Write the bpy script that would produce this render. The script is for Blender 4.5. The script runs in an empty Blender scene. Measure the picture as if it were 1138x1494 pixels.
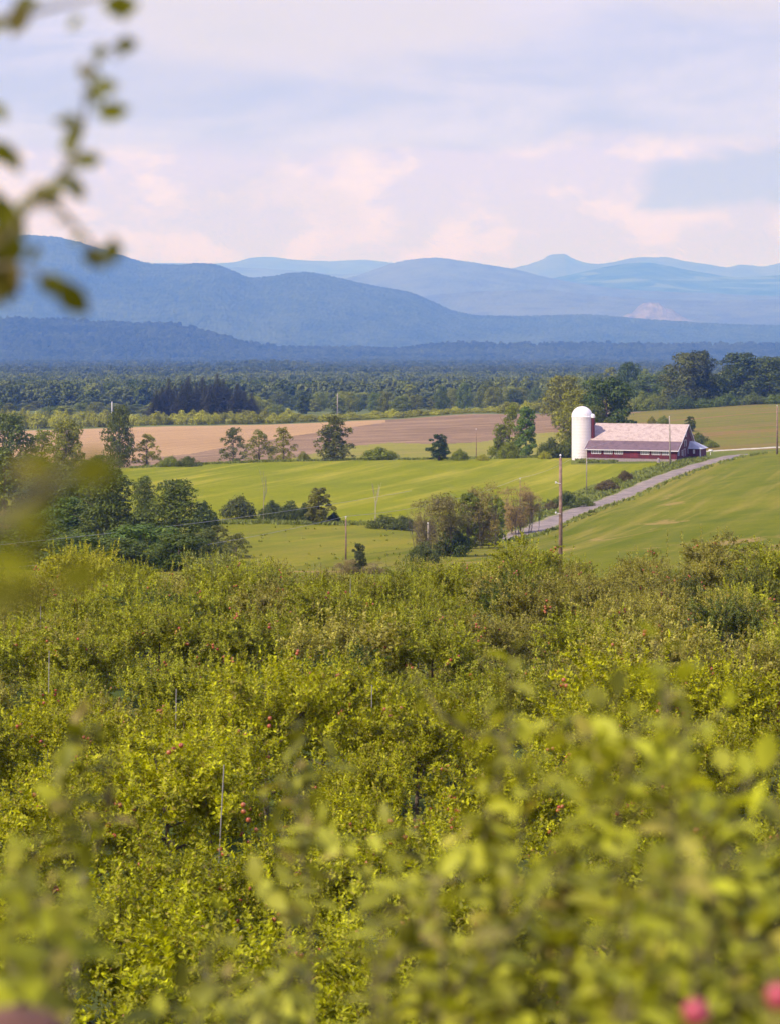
import bpy, math, random
import numpy as np
from mathutils import Vector

rng = np.random.default_rng(7)
random.seed(7)
R = math.radians
SC = bpy.context.scene

# ------------------------------------------------------------------ camera
U0, VH = 569.0, 470.0            # centre column and eye level, in pixels of the 1138x1494 photograph
K = 36.0 / 85.0 / 1494.0         # tangent per pixel
cam_d = bpy.data.cameras.new('camera')
cam = bpy.data.objects.new('camera', cam_d)
SC.collection.objects.link(cam)
cam.location = (0, 0, 0)
cam.rotation_euler = (R(90), 0, 0)
cam_d.sensor_fit = 'VERTICAL'
cam_d.sensor_height = 36.0
cam_d.sensor_width = 36.0
cam_d.lens = 85.0
cam_d.shift_y = -(747.0 - VH) / 1494.0
cam_d.clip_start = 0.05
cam_d.clip_end = 90000
cam_d.dof.use_dof = True
cam_d.dof.focus_distance = 190.0
cam_d.dof.aperture_fstop = 3.9
cam_d.dof.aperture_blades = 0
SC.camera = cam

# ------------------------------------------------------------------ light
SUN_EL, SUN_AZ = 47.0, -128.0    # azimuth measured clockwise from +Y (the view direction): behind and left
sun_d = bpy.data.lights.new('sun', 'SUN')
sun_d.energy = 5.0
sun_d.angle = R(2.0)
sun_d.color = (1.0, 0.89, 0.80)
sun = bpy.data.objects.new('sun', sun_d)
SC.collection.objects.link(sun)
_d = Vector((math.sin(R(SUN_AZ)) * math.cos(R(SUN_EL)), math.cos(R(SUN_AZ)) * math.cos(R(SUN_EL)), math.sin(R(SUN_EL))))
sun.rotation_euler = _d.to_track_quat('Z', 'Y').to_euler()
sun.location = (0, 0, 500)

SC.view_settings.view_transform = 'Standard'
SC.view_settings.look = 'None'
SC.view_settings.exposure = 0.08
SC.view_settings.gamma = 1.0
SC.cycles.use_denoising = True
SC.cycles.max_bounces = 7
SC.cycles.diffuse_bounces = 3
SC.cycles.transmission_bounces = 4
SC.cycles.volume_bounces = 1
SC.cycles.sample_clamp_indirect = 6.0
SC.cycles.use_adaptive_sampling = True
SC.cycles.adaptive_threshold = 0.02

# ------------------------------------------------------------------ node helper
class N:
    def __init__(s, tree):
        s.t = tree; s.n = tree.nodes; s.l = tree.links
    def new(s, typ, **kw):
        n = s.n.new(typ)
        for k, v in kw.items():
            if k.startswith('i_'):
                n.inputs[k[2:].replace('_', ' ')].default_value = v
            elif k.startswith('n_'):
                n.inputs[int(k[2:])].default_value = v
            else:
                setattr(n, k, v)
        return n
    def link(s, a, b): s.l.new(a, b)
    def val(s, x, sock):
        if hasattr(x, 'is_output'): s.link(x, sock)
        else: sock.default_value = x
    def math(s, op, a, b=0.0, c=None, clamp=False):
        n = s.n.new('ShaderNodeMath'); n.operation = op; n.use_clamp = clamp
        s.val(a, n.inputs[0]); s.val(b, n.inputs[1])
        if c is not None: s.val(c, n.inputs[2])
        return n.outputs[0]
    def mix(s, f, a, b, blend='MIX'):
        n = s.n.new('ShaderNodeMix'); n.data_type = 'RGBA'; n.blend_type = blend
        s.val(f, n.inputs[0])
        for x, i in ((a, 6), (b, 7)):
            if isinstance(x, tuple) and len(x) == 3: x = (*x, 1)
            s.val(x, n.inputs[i])
        return n.outputs[2]
    def noise(s, vec, scale, detail=3.0, rough=0.55, dist=0.0):
        n = s.n.new('ShaderNodeTexNoise')
        n.inputs['Scale'].default_value = scale; n.inputs['Detail'].default_value = detail
        n.inputs['Roughness'].default_value = rough; n.inputs['Distortion'].default_value = dist
        if vec is not None: s.link(vec, n.inputs['Vector'])
        return n.outputs['Fac']
    def ramp(s, f, lo, hi):
        n = s.n.new('ShaderNodeMapRange'); n.clamp = True; n.interpolation_type = 'SMOOTHSTEP'
        s.val(f, n.inputs[0]); s.val(lo, n.inputs[1]); s.val(hi, n.inputs[2])
        return n.outputs[0]
    def mapping(s, vec, scale=(1, 1, 1), rot=(0, 0, 0), loc=(0, 0, 0)):
        n = s.n.new('ShaderNodeMapping')
        n.inputs['Scale'].default_value = scale; n.inputs['Rotation'].default_value = rot; n.inputs['Location'].default_value = loc
        s.link(vec, n.inputs['Vector'])
        return n.outputs[0]

# ------------------------------------------------------------------ sky
W = bpy.data.worlds.new('World'); SC.world = W; W.use_nodes = True
W.node_tree.nodes.clear()
w = N(W.node_tree)
bg = w.new('ShaderNodeBackground'); out = w.new('ShaderNodeOutputWorld')
bg.inputs['Strength'].default_value = 0.1
sky = w.new('ShaderNodeTexSky', sky_type='NISHITA', sun_disc=False)
sky.sun_elevation = R(SUN_EL); sky.sun_rotation = R(SUN_AZ)
tc = w.new('ShaderNodeTexCoord')
sep = w.new('ShaderNodeSeparateXYZ'); w.link(tc.outputs['Generated'], sep.inputs[0])
DX, DY, DZ = sep.outputs
vS = w.mapping(tc.outputs['Generated'], scale=(7, 7, 34))          # long flat banks
vP = w.mapping(tc.outputs['Generated'], scale=(24, 24, 44))        # small puffs
n1 = w.noise(vS, 1.0, 4, 0.5, 0.6)
n2 = w.noise(vP, 1.0, 6, 0.6, 0.15)
n3 = w.noise(w.mapping(tc.outputs['Generated'], scale=(4, 4, 12), loc=(3, 1, 5)), 1.0, 3, 0.5)
elev = w.math('ADD', DZ, w.math('MULTIPLY', w.math('SUBTRACT', n1, 0.5), 0.05))
upper = w.ramp(elev, 0.062, 0.080)                                  # grey-lavender deck above, warm band under it
LAV = (5.6, 5.8, 8.5); PALE = (7.8, 7.35, 9.6); CREAM = (10.2, 8.5, 9.1); PINK = (7.9, 7.1, 10.0)
deck = w.mix(w.ramp(w.math('ADD', w.math('MULTIPLY', n1, 0.8), w.math('MULTIPLY', n2, 0.2)), 0.38, 0.62), LAV, PALE)
deck = w.mix(w.ramp(w.math('ADD', n3, w.math('MULTIPLY', DZ, 1.5)), 0.60, 0.78), deck, (7.9, 7.2, 8.0))
warm = w.mix(w.ramp(w.math('ADD', w.math('MULTIPLY', n2, 0.75), w.math('MULTIPLY', n1, 0.25)), 0.45, 0.57), PINK, CREAM)
warm = w.mix(w.math('MULTIPLY', w.ramp(n1, 0.50, 0.62), 0.4), warm, (7.0, 6.5, 7.8))
cl = w.mix(upper, warm, deck)
# one darker cloud bank low on the right
ax = w.math('DIVIDE', DX, w.math('MAXIMUM', DY, 0.05))
wob = w.math('MULTIPLY', w.math('SUBTRACT', n2, 0.5), 0.035)
bx_ = w.ramp(w.math('ADD', ax, wob), 0.098, 0.112)
bz_ = w.math('MULTIPLY', w.ramp(w.math('ADD', DZ, w.math('MULTIPLY', wob, 0.5)), 0.044, 0.050),
             w.math('SUBTRACT', 1.0, w.ramp(w.math('SUBTRACT', w.math('ADD', DZ, w.math('MULTIPLY', wob, 0.6)), w.math('MULTIPLY', ax, 0.17)), 0.040, 0.052)))
cl = w.mix(w.math('MULTIPLY', w.math('MULTIPLY', bx_, bz_), 0.95), cl, (5.6, 5.8, 8.3))
back = w.ramp(DZ, 0.25, 0.8)
cl = w.mix(back, cl, (3.7, 4.2, 9.6))
cover = w.math('SUBTRACT', 0.96, w.math('MULTIPLY', w.ramp(n3, 0.55, 0.8), 0.35))
w.link(w.mix(cover, sky.outputs[0], cl), bg.inputs['Color'])
w.link(bg.outputs[0], out.inputs[0])

# ------------------------------------------------------------------ object helpers
COL = SC.collection
def tag(o, label=None, cat=None, group=None, kind=None):
    if label: o['label'] = label
    if cat: o['category'] = cat
    if group: o['group'] = group
    if kind: o['kind'] = kind
    return o
def empty(name, loc, rz=0.0, scale=(1, 1, 1)):
    o = bpy.data.objects.new(name, None); COL.objects.link(o)
    o.location = loc; o.rotation_euler = (0, 0, rz); o.scale = scale
    o.empty_display_size = 0.2
    return o
def mesh_np(name, V, F, mat=None, smooth=False, mats=None, mi=None):
    V = np.asarray(V, np.float32); F = np.asarray(F, np.int32)
    me = bpy.data.meshes.new(name)
    nf, k = F.shape
    me.vertices.add(len(V)); me.vertices.foreach_set('co', V.ravel())
    me.loops.add(nf * k); me.loops.foreach_set('vertex_index', F.ravel())
    me.polygons.add(nf)
    me.polygons.foreach_set('loop_start', np.arange(0, nf * k, k, dtype=np.int32))
    if smooth: me.polygons.foreach_set('use_smooth', np.ones(nf, bool))
    for m in (mats or ([mat] if mat else [])): me.materials.append(m)
    if mi is not None: me.polygons.foreach_set('material_index', np.asarray(mi, np.int32))
    me.update(calc_edges=True)
    me.validate()
    return me
def link(name, me, parent=None, color=None):
    o = bpy.data.objects.new(name, me); COL.objects.link(o)
    if parent: o.parent = parent
    if color: o.color = (*color, 1)
    return o
def quads_to_tris(F):
    F = np.asarray(F); return np.concatenate([F[:, [0, 1, 2]], F[:, [0, 2, 3]]])
class MB:
    """collects polygons of any size into one mesh"""
    def __init__(s): s.v = []; s.f = []; s.m = []
    def add(s, vs, fs, mi=0):
        b = len(s.v); s.v += [tuple(p) for p in vs]
        s.f += [tuple(i + b for i in f) for f in fs]; s.m += [mi] * len(fs)
    def box(s, x0, x1, y0, y1, z0, z1, mi=0):
        s.add([(x0, y0, z0), (x1, y0, z0), (x1, y1, z0), (x0, y1, z0), (x0, y0, z1), (x1, y0, z1), (x1, y1, z1), (x0, y1, z1)],
              [(0, 3, 2, 1), (4, 5, 6, 7), (0, 1, 5, 4), (1, 2, 6, 5), (2, 3, 7, 6), (3, 0, 4, 7)], mi)
    def tube(s, pts, rad, n=6, mi=0, cap=True):
        pts = [Vector(p) for p in pts]; rings = []
        for i, p in enumerate(pts):
            t = (pts[min(i + 1, len(pts) - 1)] - pts[max(i - 1, 0)]).normalized()
            a = t.cross(Vector((0.3, 0.2, 1)) if abs(t.z) < 0.9 else Vector((1, 0, 0))).normalized(); b = t.cross(a)
            r = rad[i] if hasattr(rad, '__len__') else rad
            rings.append([p + (a * math.cos(q) + b * math.sin(q)) * r for q in [2 * math.pi * j / n for j in range(n)]])
        vs = [v for r_ in rings for v in r_]; fs = []
        for i in range(len(pts) - 1):
            for j in range(n):
                fs.append((i * n + j, i * n + (j + 1) % n, (i + 1) * n + (j + 1) % n, (i + 1) * n + j))
        if cap: fs += [tuple(range(n))[::-1], tuple((len(pts) - 1) * n + j for j in range(n))]
        s.add(vs, fs, mi)
    def lathe(s, prof, n=24, c=(0, 0), mi=0):
        vs = []; fs = []
        for r, z in prof:
            for j in range(n):
                q = 2 * math.pi * j / n; vs.append((c[0] + r * math.cos(q), c[1] + r * math.sin(q), z))
        for i in range(len(prof) - 1):
            for j in range(n):
                fs.append((i * n + j, i * n + (j + 1) % n, (i + 1) * n + (j + 1) % n, (i + 1) * n + j))
        s.add(vs, fs, mi)
    def prism(s, prof, y0, y1, mi=0):
        """profile in (x, z) extruded along y"""
        n = len(prof); vs = [(x, y0, z) for x, z in prof] + [(x, y1, z) for x, z in prof]
        fs = [(i, (i + 1) % n, n + (i + 1) % n, n + i) for i in range(n)] + [tuple(range(n))[::-1], tuple(range(n, 2 * n))]
        s.add(vs, fs, mi)
    def mesh(s, name, mats, smooth=False):
        me = bpy.data.meshes.new(name); me.from_pydata(s.v, [], s.f)
        for m in (mats if isinstance(mats, (list, tuple)) else [mats]): me.materials.append(m)
        for p, m in zip(me.polygons, s.m): p.material_index = m; p.use_smooth = smooth
        import bmesh
        bm = bmesh.new(); bm.from_mesh(me); bmesh.ops.recalc_face_normals(bm, faces=bm.faces); bm.to_mesh(me); bm.free()
        me.update(); return me
    def build(s, name, mats, parent=None, smooth=False):
        return link(name, s.mesh(name, mats, smooth), parent)

# ------------------------------------------------------------------ numpy noise
def vnoise(x, y, seed=0):
    xi = np.floor(x).astype(np.int64); yi = np.floor(y).astype(np.int64)
    fx = x - xi; fy = y - yi
    fx = fx * fx * (3 - 2 * fx); fy = fy * fy * (3 - 2 * fy)
    def h(a, b):
        n = (a * 374761393 + b * 668265263 + seed * 1442695041) & 0xffffffff
        n = ((n ^ (n >> 13)) * 1274126177) & 0xffffffff
        return ((n ^ (n >> 16)) & 0xffff) / 65535.0
    return (h(xi, yi) * (1 - fx) + h(xi + 1, yi) * fx) * (1 - fy) + (h(xi, yi + 1) * (1 - fx) + h(xi + 1, yi + 1) * fx) * fy
def fbm(x, y, seed=0, o=4):
    s = 0; a = 1; t = 0
    for i in range(o):
        s = s + a * vnoise(x * 2 ** i, y * 2 ** i, seed + i); t += a; a *= 0.5
    return s / t - 0.5
def pchip(x, y, q):
    x = np.asarray(x, float); y = np.asarray(y, float); h = np.diff(x); d = np.diff(y) / h
    m = np.zeros_like(y); m[0] = d[0]; m[-1] = d[-1]
    for i in range(1, len(x) - 1):
        if d[i - 1] * d[i] > 0:
            w1 = 2 * h[i] + h[i - 1]; w2 = h[i] + 2 * h[i - 1]
            m[i] = (w1 + w2) / (w1 / d[i - 1] + w2 / d[i])
    q = np.clip(q, x[0], x[-1]); i = np.clip(np.searchsorted(x, q) - 1, 0, len(x) - 2)
    t = (q - x[i]) / h[i]
    return ((2 * t**3 - 3 * t**2 + 1) * y[i] + (t**3 - 2 * t**2 + t) * h[i] * m[i] + (-2 * t**3 + 3 * t**2) * y[i + 1] + (t**3 - t**2) * h[i] * m[i + 1])

# ------------------------------------------------------------------ terrain heights
CU = [-500, 0, 200, 400, 569, 700, 800, 900, 1000, 1138, 1500]
near = [(0.4, 1.6), (3, 2.4), (6, 3.6), (12, 6.4), (20, 9.2), (30, 11.7), (60, 13.2), (107, 15.0), (150, 17.6), (190, 20.6)]
rows = {   # distance: pixel row at which the ground shows, per column of CU
    225: [835, 835, 835, 835, 835, 834, 832, 829, 826, 822, 820],
    260: [828, 828, 828, 828, 828, 824, 816, 806, 801, 795, 785],
    330: [790, 790, 790, 790, 791, 797, 793, 777, 763, 750, 735],
    400: [763, 763, 763, 761, 762, 774, 769, 752, 734, 717, 700],
    500: [716, 716, 716, 713, 712, 716, 719, 716, 702, 683, 665],
    560: [695, 695, 695, 691, 690, 690, 692, 690, 684, 669, 655],
    600: [687, 687, 685, 679, 676, 675, 673, 673, 671, 663, 652],
    625: [686, 686, 682, 674, 671, 670, 668, 668, 667, 660, 650],
    655: [687, 687, 682, 675, 672, 671, 668, 664, 660, 656, 647],
    700: [684, 682, 678, 670, 666, 665, 660, 652, 646, 643, 638],
    800: [668, 666, 662, 654, 649, 647, 640, 628, 622, 615, 610],
    900: [650, 648, 643, 637, 630, 627, 620, 612, 605, 598, 592],
    1050: [632, 629, 624, 619, 612, 605, 604, 602, 597, 589, 583],
    1400: [604, 603, 602, 601, 600, 598, 594, 590, 588, 585, 580],
    2000: [585, 585, 584, 583, 582, 581, 580, 579, 578, 577, 576],
    3000: [563] * 11, 4200: [551] * 11, 5500: [541] * 11, 8000: [529] * 11, 12000: [512] * 11, 20000: [498] * 11, 40000: [486] * 11}
Dc = [d for d, _ in near] + list(rows)
tabl = np.zeros((len(CU), len(Dc)))
for i in range(len(CU)):
    tabl[i, :len(near)] = [z for _, z in near]
    tabl[i, len(near):] = [(r[i] - VH) * K * d for d, r in rows.items()]
GU = np.concatenate([np.linspace(-3800, -520, 42), np.arange(-480, -60, 12), np.arange(-60, 1200, 2.5), np.arange(1200, 1640, 12), np.linspace(1650, 4900, 42)])
GD = np.concatenate([np.geomspace(0.4, 215, 110)[:-1], np.geomspace(215, 1060, 300)[:-1], np.geomspace(1060, 40000, 120)])
prof = np.array([pchip(np.log(Dc), tabl[i], np.log(GD)) for i in range(len(CU))])
DROP = np.array([pchip(CU, prof[:, j], GU) for j in range(len(GD))])       # rows: distance, cols: u
UU, DD = np.meshgrid(GU, GD)
XX = (UU - U0) * K * DD
amp = np.interp(DD, [1, 30, 200, 1000, 3000, 8000], [0.05, 0.3, 0.5, 0.7, 6, 10])
GZ = -DROP + amp * fbm(XX / 35, DD / 45, 11) + 0.12 * fbm(XX / 3.0, DD / 3.0, 5) * (DD < 700)
def zg(X, Y):
    u = U0 + X / (K * Y)
    i = np.clip(np.searchsorted(GU, u) - 1, 0, len(GU) - 2); j = np.clip(np.searchsorted(GD, Y) - 1, 0, len(GD) - 2)
    a = np.clip((u - GU[i]) / (GU[i + 1] - GU[i]), 0, 1); b = (Y - GD[j]) / (GD[j + 1] - GD[j])
    return (GZ[j, i] * (1 - a) + GZ[j, i + 1] * a) * (1 - b) + (GZ[j + 1, i] * (1 - a) + GZ[j + 1, i + 1] * a) * b
def ux(u, D): return (u - U0) * K * D
def on_ground(u, v, dmin=205.0, dmax=1400.0):
    """the point of the ground that shows at pixel (u, v)"""
    D = np.geomspace(dmin, dmax, 900); X = ux(u, D); vv = VH - zg(X, D) / (K * D)
    k = np.where(vv <= v)[0]
    d = D[k[0]] if len(k) else D[np.argmin(vv)]
    return float(ux(u, d)), float(d), float(zg(ux(u, d), d))
def at(u, v, D): return Vector((ux(u, D), D, (VH - v) * K * D))

# ------------------------------------------------------------------ materials
def mat(name):
    m = bpy.data.materials.new(name); m.use_nodes = True
    t = N(m.node_tree); b = m.node_tree.nodes['Principled BSDF']
    return m, t, b
def plain(name, col, rough=0.7, var=0.25, scale=3.0, bump=0.0, metal=0.0):
    m, t, b = mat(name); c = t.new('ShaderNodeTexCoord').outputs['Object']
    n = t.noise(c, scale, 5, 0.6)
    t.link(t.mix(t.ramp(n, 0.3, 0.7), tuple(x * (1 - var) for x in col), tuple(min(1, x * (1 + var)) for x in col)), b.inputs['Base Color'])
    b.inputs['Roughness'].default_value = rough; b.inputs['Metallic'].default_value = metal
    if bump:
        bp = t.new('ShaderNodeBump'); bp.inputs['Strength'].default_value = bump; bp.inputs['Distance'].default_value = 0.05
        t.link(t.noise(c, scale * 4, 4), bp.inputs['Height']); t.link(bp.outputs[0], b.inputs['Normal'])
    return m
def field(name, c1, c2, c3, streak=0.5, scale=1.0, rot=-15, rough=0.95, tuft=0.35, spread=(0.3, 0.7), patch=None, drill=None):
    """c1..c2 mottling, c3 streaks that run with the tractor lines"""
    m, t, b = mat(name); c = t.new('ShaderNodeTexCoord').outputs['Object']
    big = t.noise(c, 0.012 * scale, 4, 0.55); mid = t.noise(c, 0.09 * scale, 4, 0.6); fine = t.noise(c, 1.1 * scale, 4, 0.65)
    col = t.mix(t.ramp(t.math('ADD', t.math('MULTIPLY', big, 0.6), t.math('MULTIPLY', mid, 0.4)), spread[0], spread[1]), c1, c2)
    rc = t.mapping(c, rot=(0, 0, R(-rot)))
    st = t.noise(t.mapping(rc, scale=(0.30, 0.012, 0.05)), 1.0, 3, 0.55, 0.4)
    st2 = t.noise(t.mapping(rc, scale=(0.09, 0.006, 0.02)), 1.0, 3, 0.6, 0.8)
    s = t.math('MULTIPLY', t.ramp(t.math('ADD', t.math('MULTIPLY', st, 0.5), t.math('MULTIPLY', st2, 0.5)), 0.47, 0.66), streak)
    col = t.mix(s, col, c3)
    if patch:
        p = t.noise(t.mapping(rc, scale=(0.05, 0.02, 0.05), loc=patch[1]), 1.0, 5, 0.7, 1.0)
        col = t.mix(t.math('MULTIPLY', t.ramp(p, patch[2], patch[2] + 0.07), 0.8), col, patch[0])
    if drill:
        wv = t.new('ShaderNodeTexWave'); wv.inputs['Scale'].default_value = drill[0]; wv.inputs['Distortion'].default_value = 6.0
        wv.inputs['Detail'].default_value = 3.0; wv.inputs['Detail Scale'].default_value = 0.6
        t.link(t.mapping(c, rot=(0, 0, R(drill[1]))), wv.inputs['Vector'])
        col = t.mix(t.math('MULTIPLY', wv.outputs['Fac'], drill[2]), col, drill[3])
    f2 = t.math('ADD', 1 - tuft, t.math('MULTIPLY', fine, 2 * tuft))
    v = t.new('ShaderNodeCombineColor'); [t.link(f2, v.inputs[i]) for i in range(3)]
    col = t.mix(1.0, col, v.outputs[0], 'MULTIPLY')
    t.link(col, b.inputs['Base Color']); b.inputs['Roughness'].default_value = rough
    b.inputs['Specular IOR Level'].default_value = 0.05
    bp = t.new('ShaderNodeBump'); bp.inputs['Strength'].default_value = 0.35; bp.inputs['Distance'].default_value = 0.25
    t.link(fine, bp.inputs['Height']); t.link(bp.outputs[0], b.inputs['Normal'])
    return m
M = {}
M['grass'] = field('rough_grass', (0.10, 0.13, 0.02), (0.17, 0.185, 0.03), (0.22, 0.19, 0.05), 0.4)
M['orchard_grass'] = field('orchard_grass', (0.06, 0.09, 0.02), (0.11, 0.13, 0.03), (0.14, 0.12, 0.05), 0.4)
M['meadow'] = field('meadow_grass', (0.14, 0.155, 0.010), (0.22, 0.22, 0.016), (0.28, 0.23, 0.03), 0.6, 2.0, tuft=0.4)
M['green'] = field('green_crop', (0.165, 0.19, 0.004), (0.245, 0.245, 0.006), (0.36, 0.32, 0.035), 0.8, 0.7, tuft=0.28, drill=(0.04, 15, 0.2, (0.14, 0.175, 0.01)))
M['hill'] = field('mown_hill', (0.09, 0.12, 0.005), (0.175, 0.178, 0.008), (0.30, 0.235, 0.045), 0.65, 1.2, -14, tuft=0.32, patch=((0.33, 0.22, 0.08), (5.1, 2.2, 0), 0.60), drill=(0.045, 14, 0.22, (0.22, 0.20, 0.03)))
M['gold'] = field('dry_pasture', (0.125, 0.14, 0.016), (0.20, 0.18, 0.03), (0.25, 0.145, 0.055), 1.0, 1.0, -60, tuft=0.2)
M['strip'] = field('pasture_strip', (0.20, 0.20, 0.03), (0.27, 0.25, 0.045), (0.38, 0.28, 0.09), 0.7, 1.0, -70, tuft=0.2)
M['stubble'] = field('grain_stubble', (0.36, 0.225, 0.10), (0.46, 0.30, 0.145), (0.31, 0.19, 0.09), 0.6, 1.0, -60, tuft=0.22, drill=(0.05, 30, 0.25, (0.56, 0.36, 0.20)))
M['plowed'] = field('turned_stubble', (0.18, 0.115, 0.06), (0.33, 0.215, 0.125), (0.50, 0.35, 0.22), 0.8, 2.0, -75, tuft=0.45, drill=(0.09, 70, 0.5, (0.17, 0.11, 0.06)))
M['plain'] = field('wooded_floor', (0.08, 0.11, 0.03), (0.17, 0.19, 0.05), (0.24, 0.22, 0.08), 0.4, 0.3)
M['road'] = plain('weathered_asphalt', (0.245, 0.195, 0.165), 0.9, 0.3, 0.35)
M['lane'] = plain('gravel', (0.50, 0.46, 0.36), 0.95, 0.2, 0.5)
M['bark'] = plain('bark', (0.13, 0.095, 0.065), 0.9, 0.4, 6, 0.6)
M['pale_bark'] = plain('dead_bark', (0.34, 0.29, 0.24), 0.9, 0.3, 2, 0.4)
M['pole'] = plain('weathered_pole', (0.24, 0.15, 0.11), 0.85, 0.35, 2.5, 0.3)
M['paint'] = plain('white_paint', (0.78, 0.74, 0.76), 0.5, 0.06, 2)
M['wire'] = plain('cable', (0.42, 0.40, 0.40), 0.5, 0.1, 1)
M['rock'] = plain('sandstone', (0.42, 0.26, 0.18), 0.85, 0.25, 5, 0.5)

def foliage(name, trans=0.3, gloss=0.35, lo=0.55, hi=1.45, yellow=0.25, rough=0.5, pinky=0.0, clump=0):
    """leaf colour = the object's own colour, varied leaf by leaf"""
    m, t, b = mat(name)
    oi = t.new('ShaderNodeObjectInfo'); g = t.new('ShaderNodeNewGeometry'); r = g.outputs['Random Per Island']
    f = t.math('ADD', lo, t.math('MULTIPLY', r, hi - lo))
    if clump:
        cn = t.noise(t.new('ShaderNodeTexCoord').outputs['Object'], clump, 3, 0.6)
        f = t.math('MULTIPLY', f, t.math('ADD', 0.55, t.math('MULTIPLY', t.ramp(cn, 0.36, 0.64), 0.95)))
    v = t.new('ShaderNodeCombineColor'); [t.link(f, v.inputs[i]) for i in range(3)]
    col = t.mix(1.0, oi.outputs['Color'], v.outputs[0], 'MULTIPLY')
    r2 = t.math('FRACT', t.math('MULTIPLY', r, 37.7))
    col = t.mix(t.math('MULTIPLY', t.ramp(r2, 0.55, 1.0), yellow), col, (0.46, 0.44, 0.05))
    if pinky:
        r3 = t.math('FRACT', t.math('MULTIPLY', r, 91.3))
        col = t.mix(t.math('MULTIPLY', t.ramp(r3, 0.86, 0.9), pinky), col, (0.46, 0.25, 0.15))
    b.inputs['Roughness'].default_value = rough; b.inputs['Specular IOR Level'].default_value = gloss
    t.link(col, b.inputs['Base Color'])
    tr = t.new('ShaderNodeBsdfTranslucent'); t.link(t.mix(1.0, col, (1.35, 1.3, 0.35), 'MULTIPLY'), tr.inputs['Color'])
    mx = t.new('ShaderNodeMixShader'); mx.inputs[0].default_value = trans
    t.link(b.outputs[0], mx.inputs[1]); t.link(tr.outputs[0], mx.inputs[2])
    t.link(mx.outputs[0], t.n['Material Output'].inputs[0])
    return m
M['leaf'] = foliage('tree_foliage', 0.22, 0.2, 0.6, 1.4, 0.12)
M['needle'] = foliage('conifer_foliage', 0.1, 0.2, 0.6, 1.4, 0.03)
M['apple_leaf'] = foliage('apple_foliage', 0.36, 0.2, 0.5, 1.6, 0.42, 0.5, 0.25, 2.2)
M['dark_apple_leaf'] = foliage('dark_apple_foliage', 0.30, 0.12, 0.5, 1.4, 0.10, 0.5, 0.18)  # darker olive leaf colour with fewer yellow leaves, for the left-edge tree
M['twig'] = foliage('bare_twigs', 0.0, 0.1, 0.7, 1.3, 0.0)
def apple_mat():
    m, t, b = mat('apple_skin'); oi = t.new('ShaderNodeObjectInfo')
    c = t.new('ShaderNodeTexCoord').outputs['Object']
    n = t.math('ADD', t.noise(c, 14, 3), t.math('MULTIPLY', oi.outputs['Random'], 0.3))
    t.link(t.mix(t.ramp(n, 0.45, 0.85), (0.36, 0.055, 0.03), (0.44, 0.17, 0.05)), b.inputs['Base Color'])
    b.inputs['Roughness'].default_value = 0.35
    return m
M['apple'] = apple_mat()
def wood_mat(name, c1, c2, scale):
    """forested slope seen from far: mottled crown colours"""
    m, t, b = mat(name); c = t.new('ShaderNodeTexCoord').outputs['Object']
    a = t.noise(c, scale, 5, 0.65); g = t.noise(c, scale * 0.12, 3, 0.5)
    col = t.mix(t.ramp(t.math('ADD', t.math('MULTIPLY', a, 0.65), t.math('MULTIPLY', g, 0.35)), 0.38, 0.62), c1, c2)
    t.link(col, b.inputs['Base Color']); b.inputs['Roughness'].default_value = 0.95; b.inputs['Specular IOR Level'].default_value = 0.1
    return m

# ------------------------------------------------------------------ ground split into its fields
road_px = [(380, 905, 250), (480, 850, 285), (575, 824, 312), (680, 797, 355), (780, 776, 396), (835, 753, 436), (900, 727, 478), (940, 711, 508), (980, 695, 540), (1020, 681, 570), (1052, 672, 592), (1085, 665, 622), (1130, 660, 668), (1300, 655, 760)]
RX = np.array([ux(u, d) for u, v, d in road_px]); RD = np.array([d for u, v, d in road_px])
road_x = lambda D: pchip(RD, RX, D)
uc = (UU[:-1, :-1] + UU[1:, 1:]) / 2; dc = (DD[:-1, :-1] + DD[1:, 1:]) / 2
xc = (uc - U0) * K * dc; zc = (GZ[:-1, :-1] + GZ[1:, 1:]) / 2; vc = VH - zc / (K * dc)
reg = np.zeros(uc.shape, int)                                       # 0 rough grass
wig = 3 * fbm(xc / 25, dc / 25, 3)
ra = road_x(np.clip(dc, 250, 760))
right = xc > ra + 1
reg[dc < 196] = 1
reg[(dc >= 196) & (dc < 393 + wig) & ~right] = 2
reg[(dc >= 393 + wig) & (dc < 626) & ~right & (xc < ra - 14 + wig) & ((uc < 832) | (dc < 588))] = 3
reg[(dc >= 196) & (dc < 650) & right] = 4
far = (dc >= 626) & (dc < 1056)
A = np.interp(uc, [0, 280, 330, 430, 562, 566], [690, 662, 652, 636, 616, 500])
B = np.interp(uc, [-500, 280, 340, 430, 500, 569, 640, 700, 780, 850, 905, 955, 960], [690, 682, 674, 668, 652, 646, 648, 645, 632, 629, 605, 599, 500])
reg[far & (uc < 880)] = 5
reg[far & (uc > 890) & (dc > 655)] = 6
reg[far & (vc < B) & (dc > 655)] = 7
reg[far & (vc < A) & (dc > 655)] = 8
reg[dc >= 1056] = 9
idx = np.arange(GZ.size).reshape(GZ.shape)
Q = np.stack([idx[:-1, :-1], idx[:-1, 1:], idx[1:, 1:], idx[1:, :-1]], -1)
VV = np.stack([XX, DD, GZ], -1).reshape(-1, 3)
names = ['ground', 'orchard_ground', 'meadow', 'green_field', 'hillside_field', 'pasture_strip', 'dry_grass_field', 'plowed_field', 'stubble_field', 'valley_plain']
mk = ['grass', 'orchard_grass', 'meadow', 'green', 'hill', 'strip', 'gold', 'plowed', 'stubble', 'plain']
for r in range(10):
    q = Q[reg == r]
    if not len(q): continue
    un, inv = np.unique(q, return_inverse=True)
    o = link(names[r], mesh_np(names[r], VV[un], inv.reshape(q.shape), M[mk[r]], True)); tag(o, kind='structure')

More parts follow.
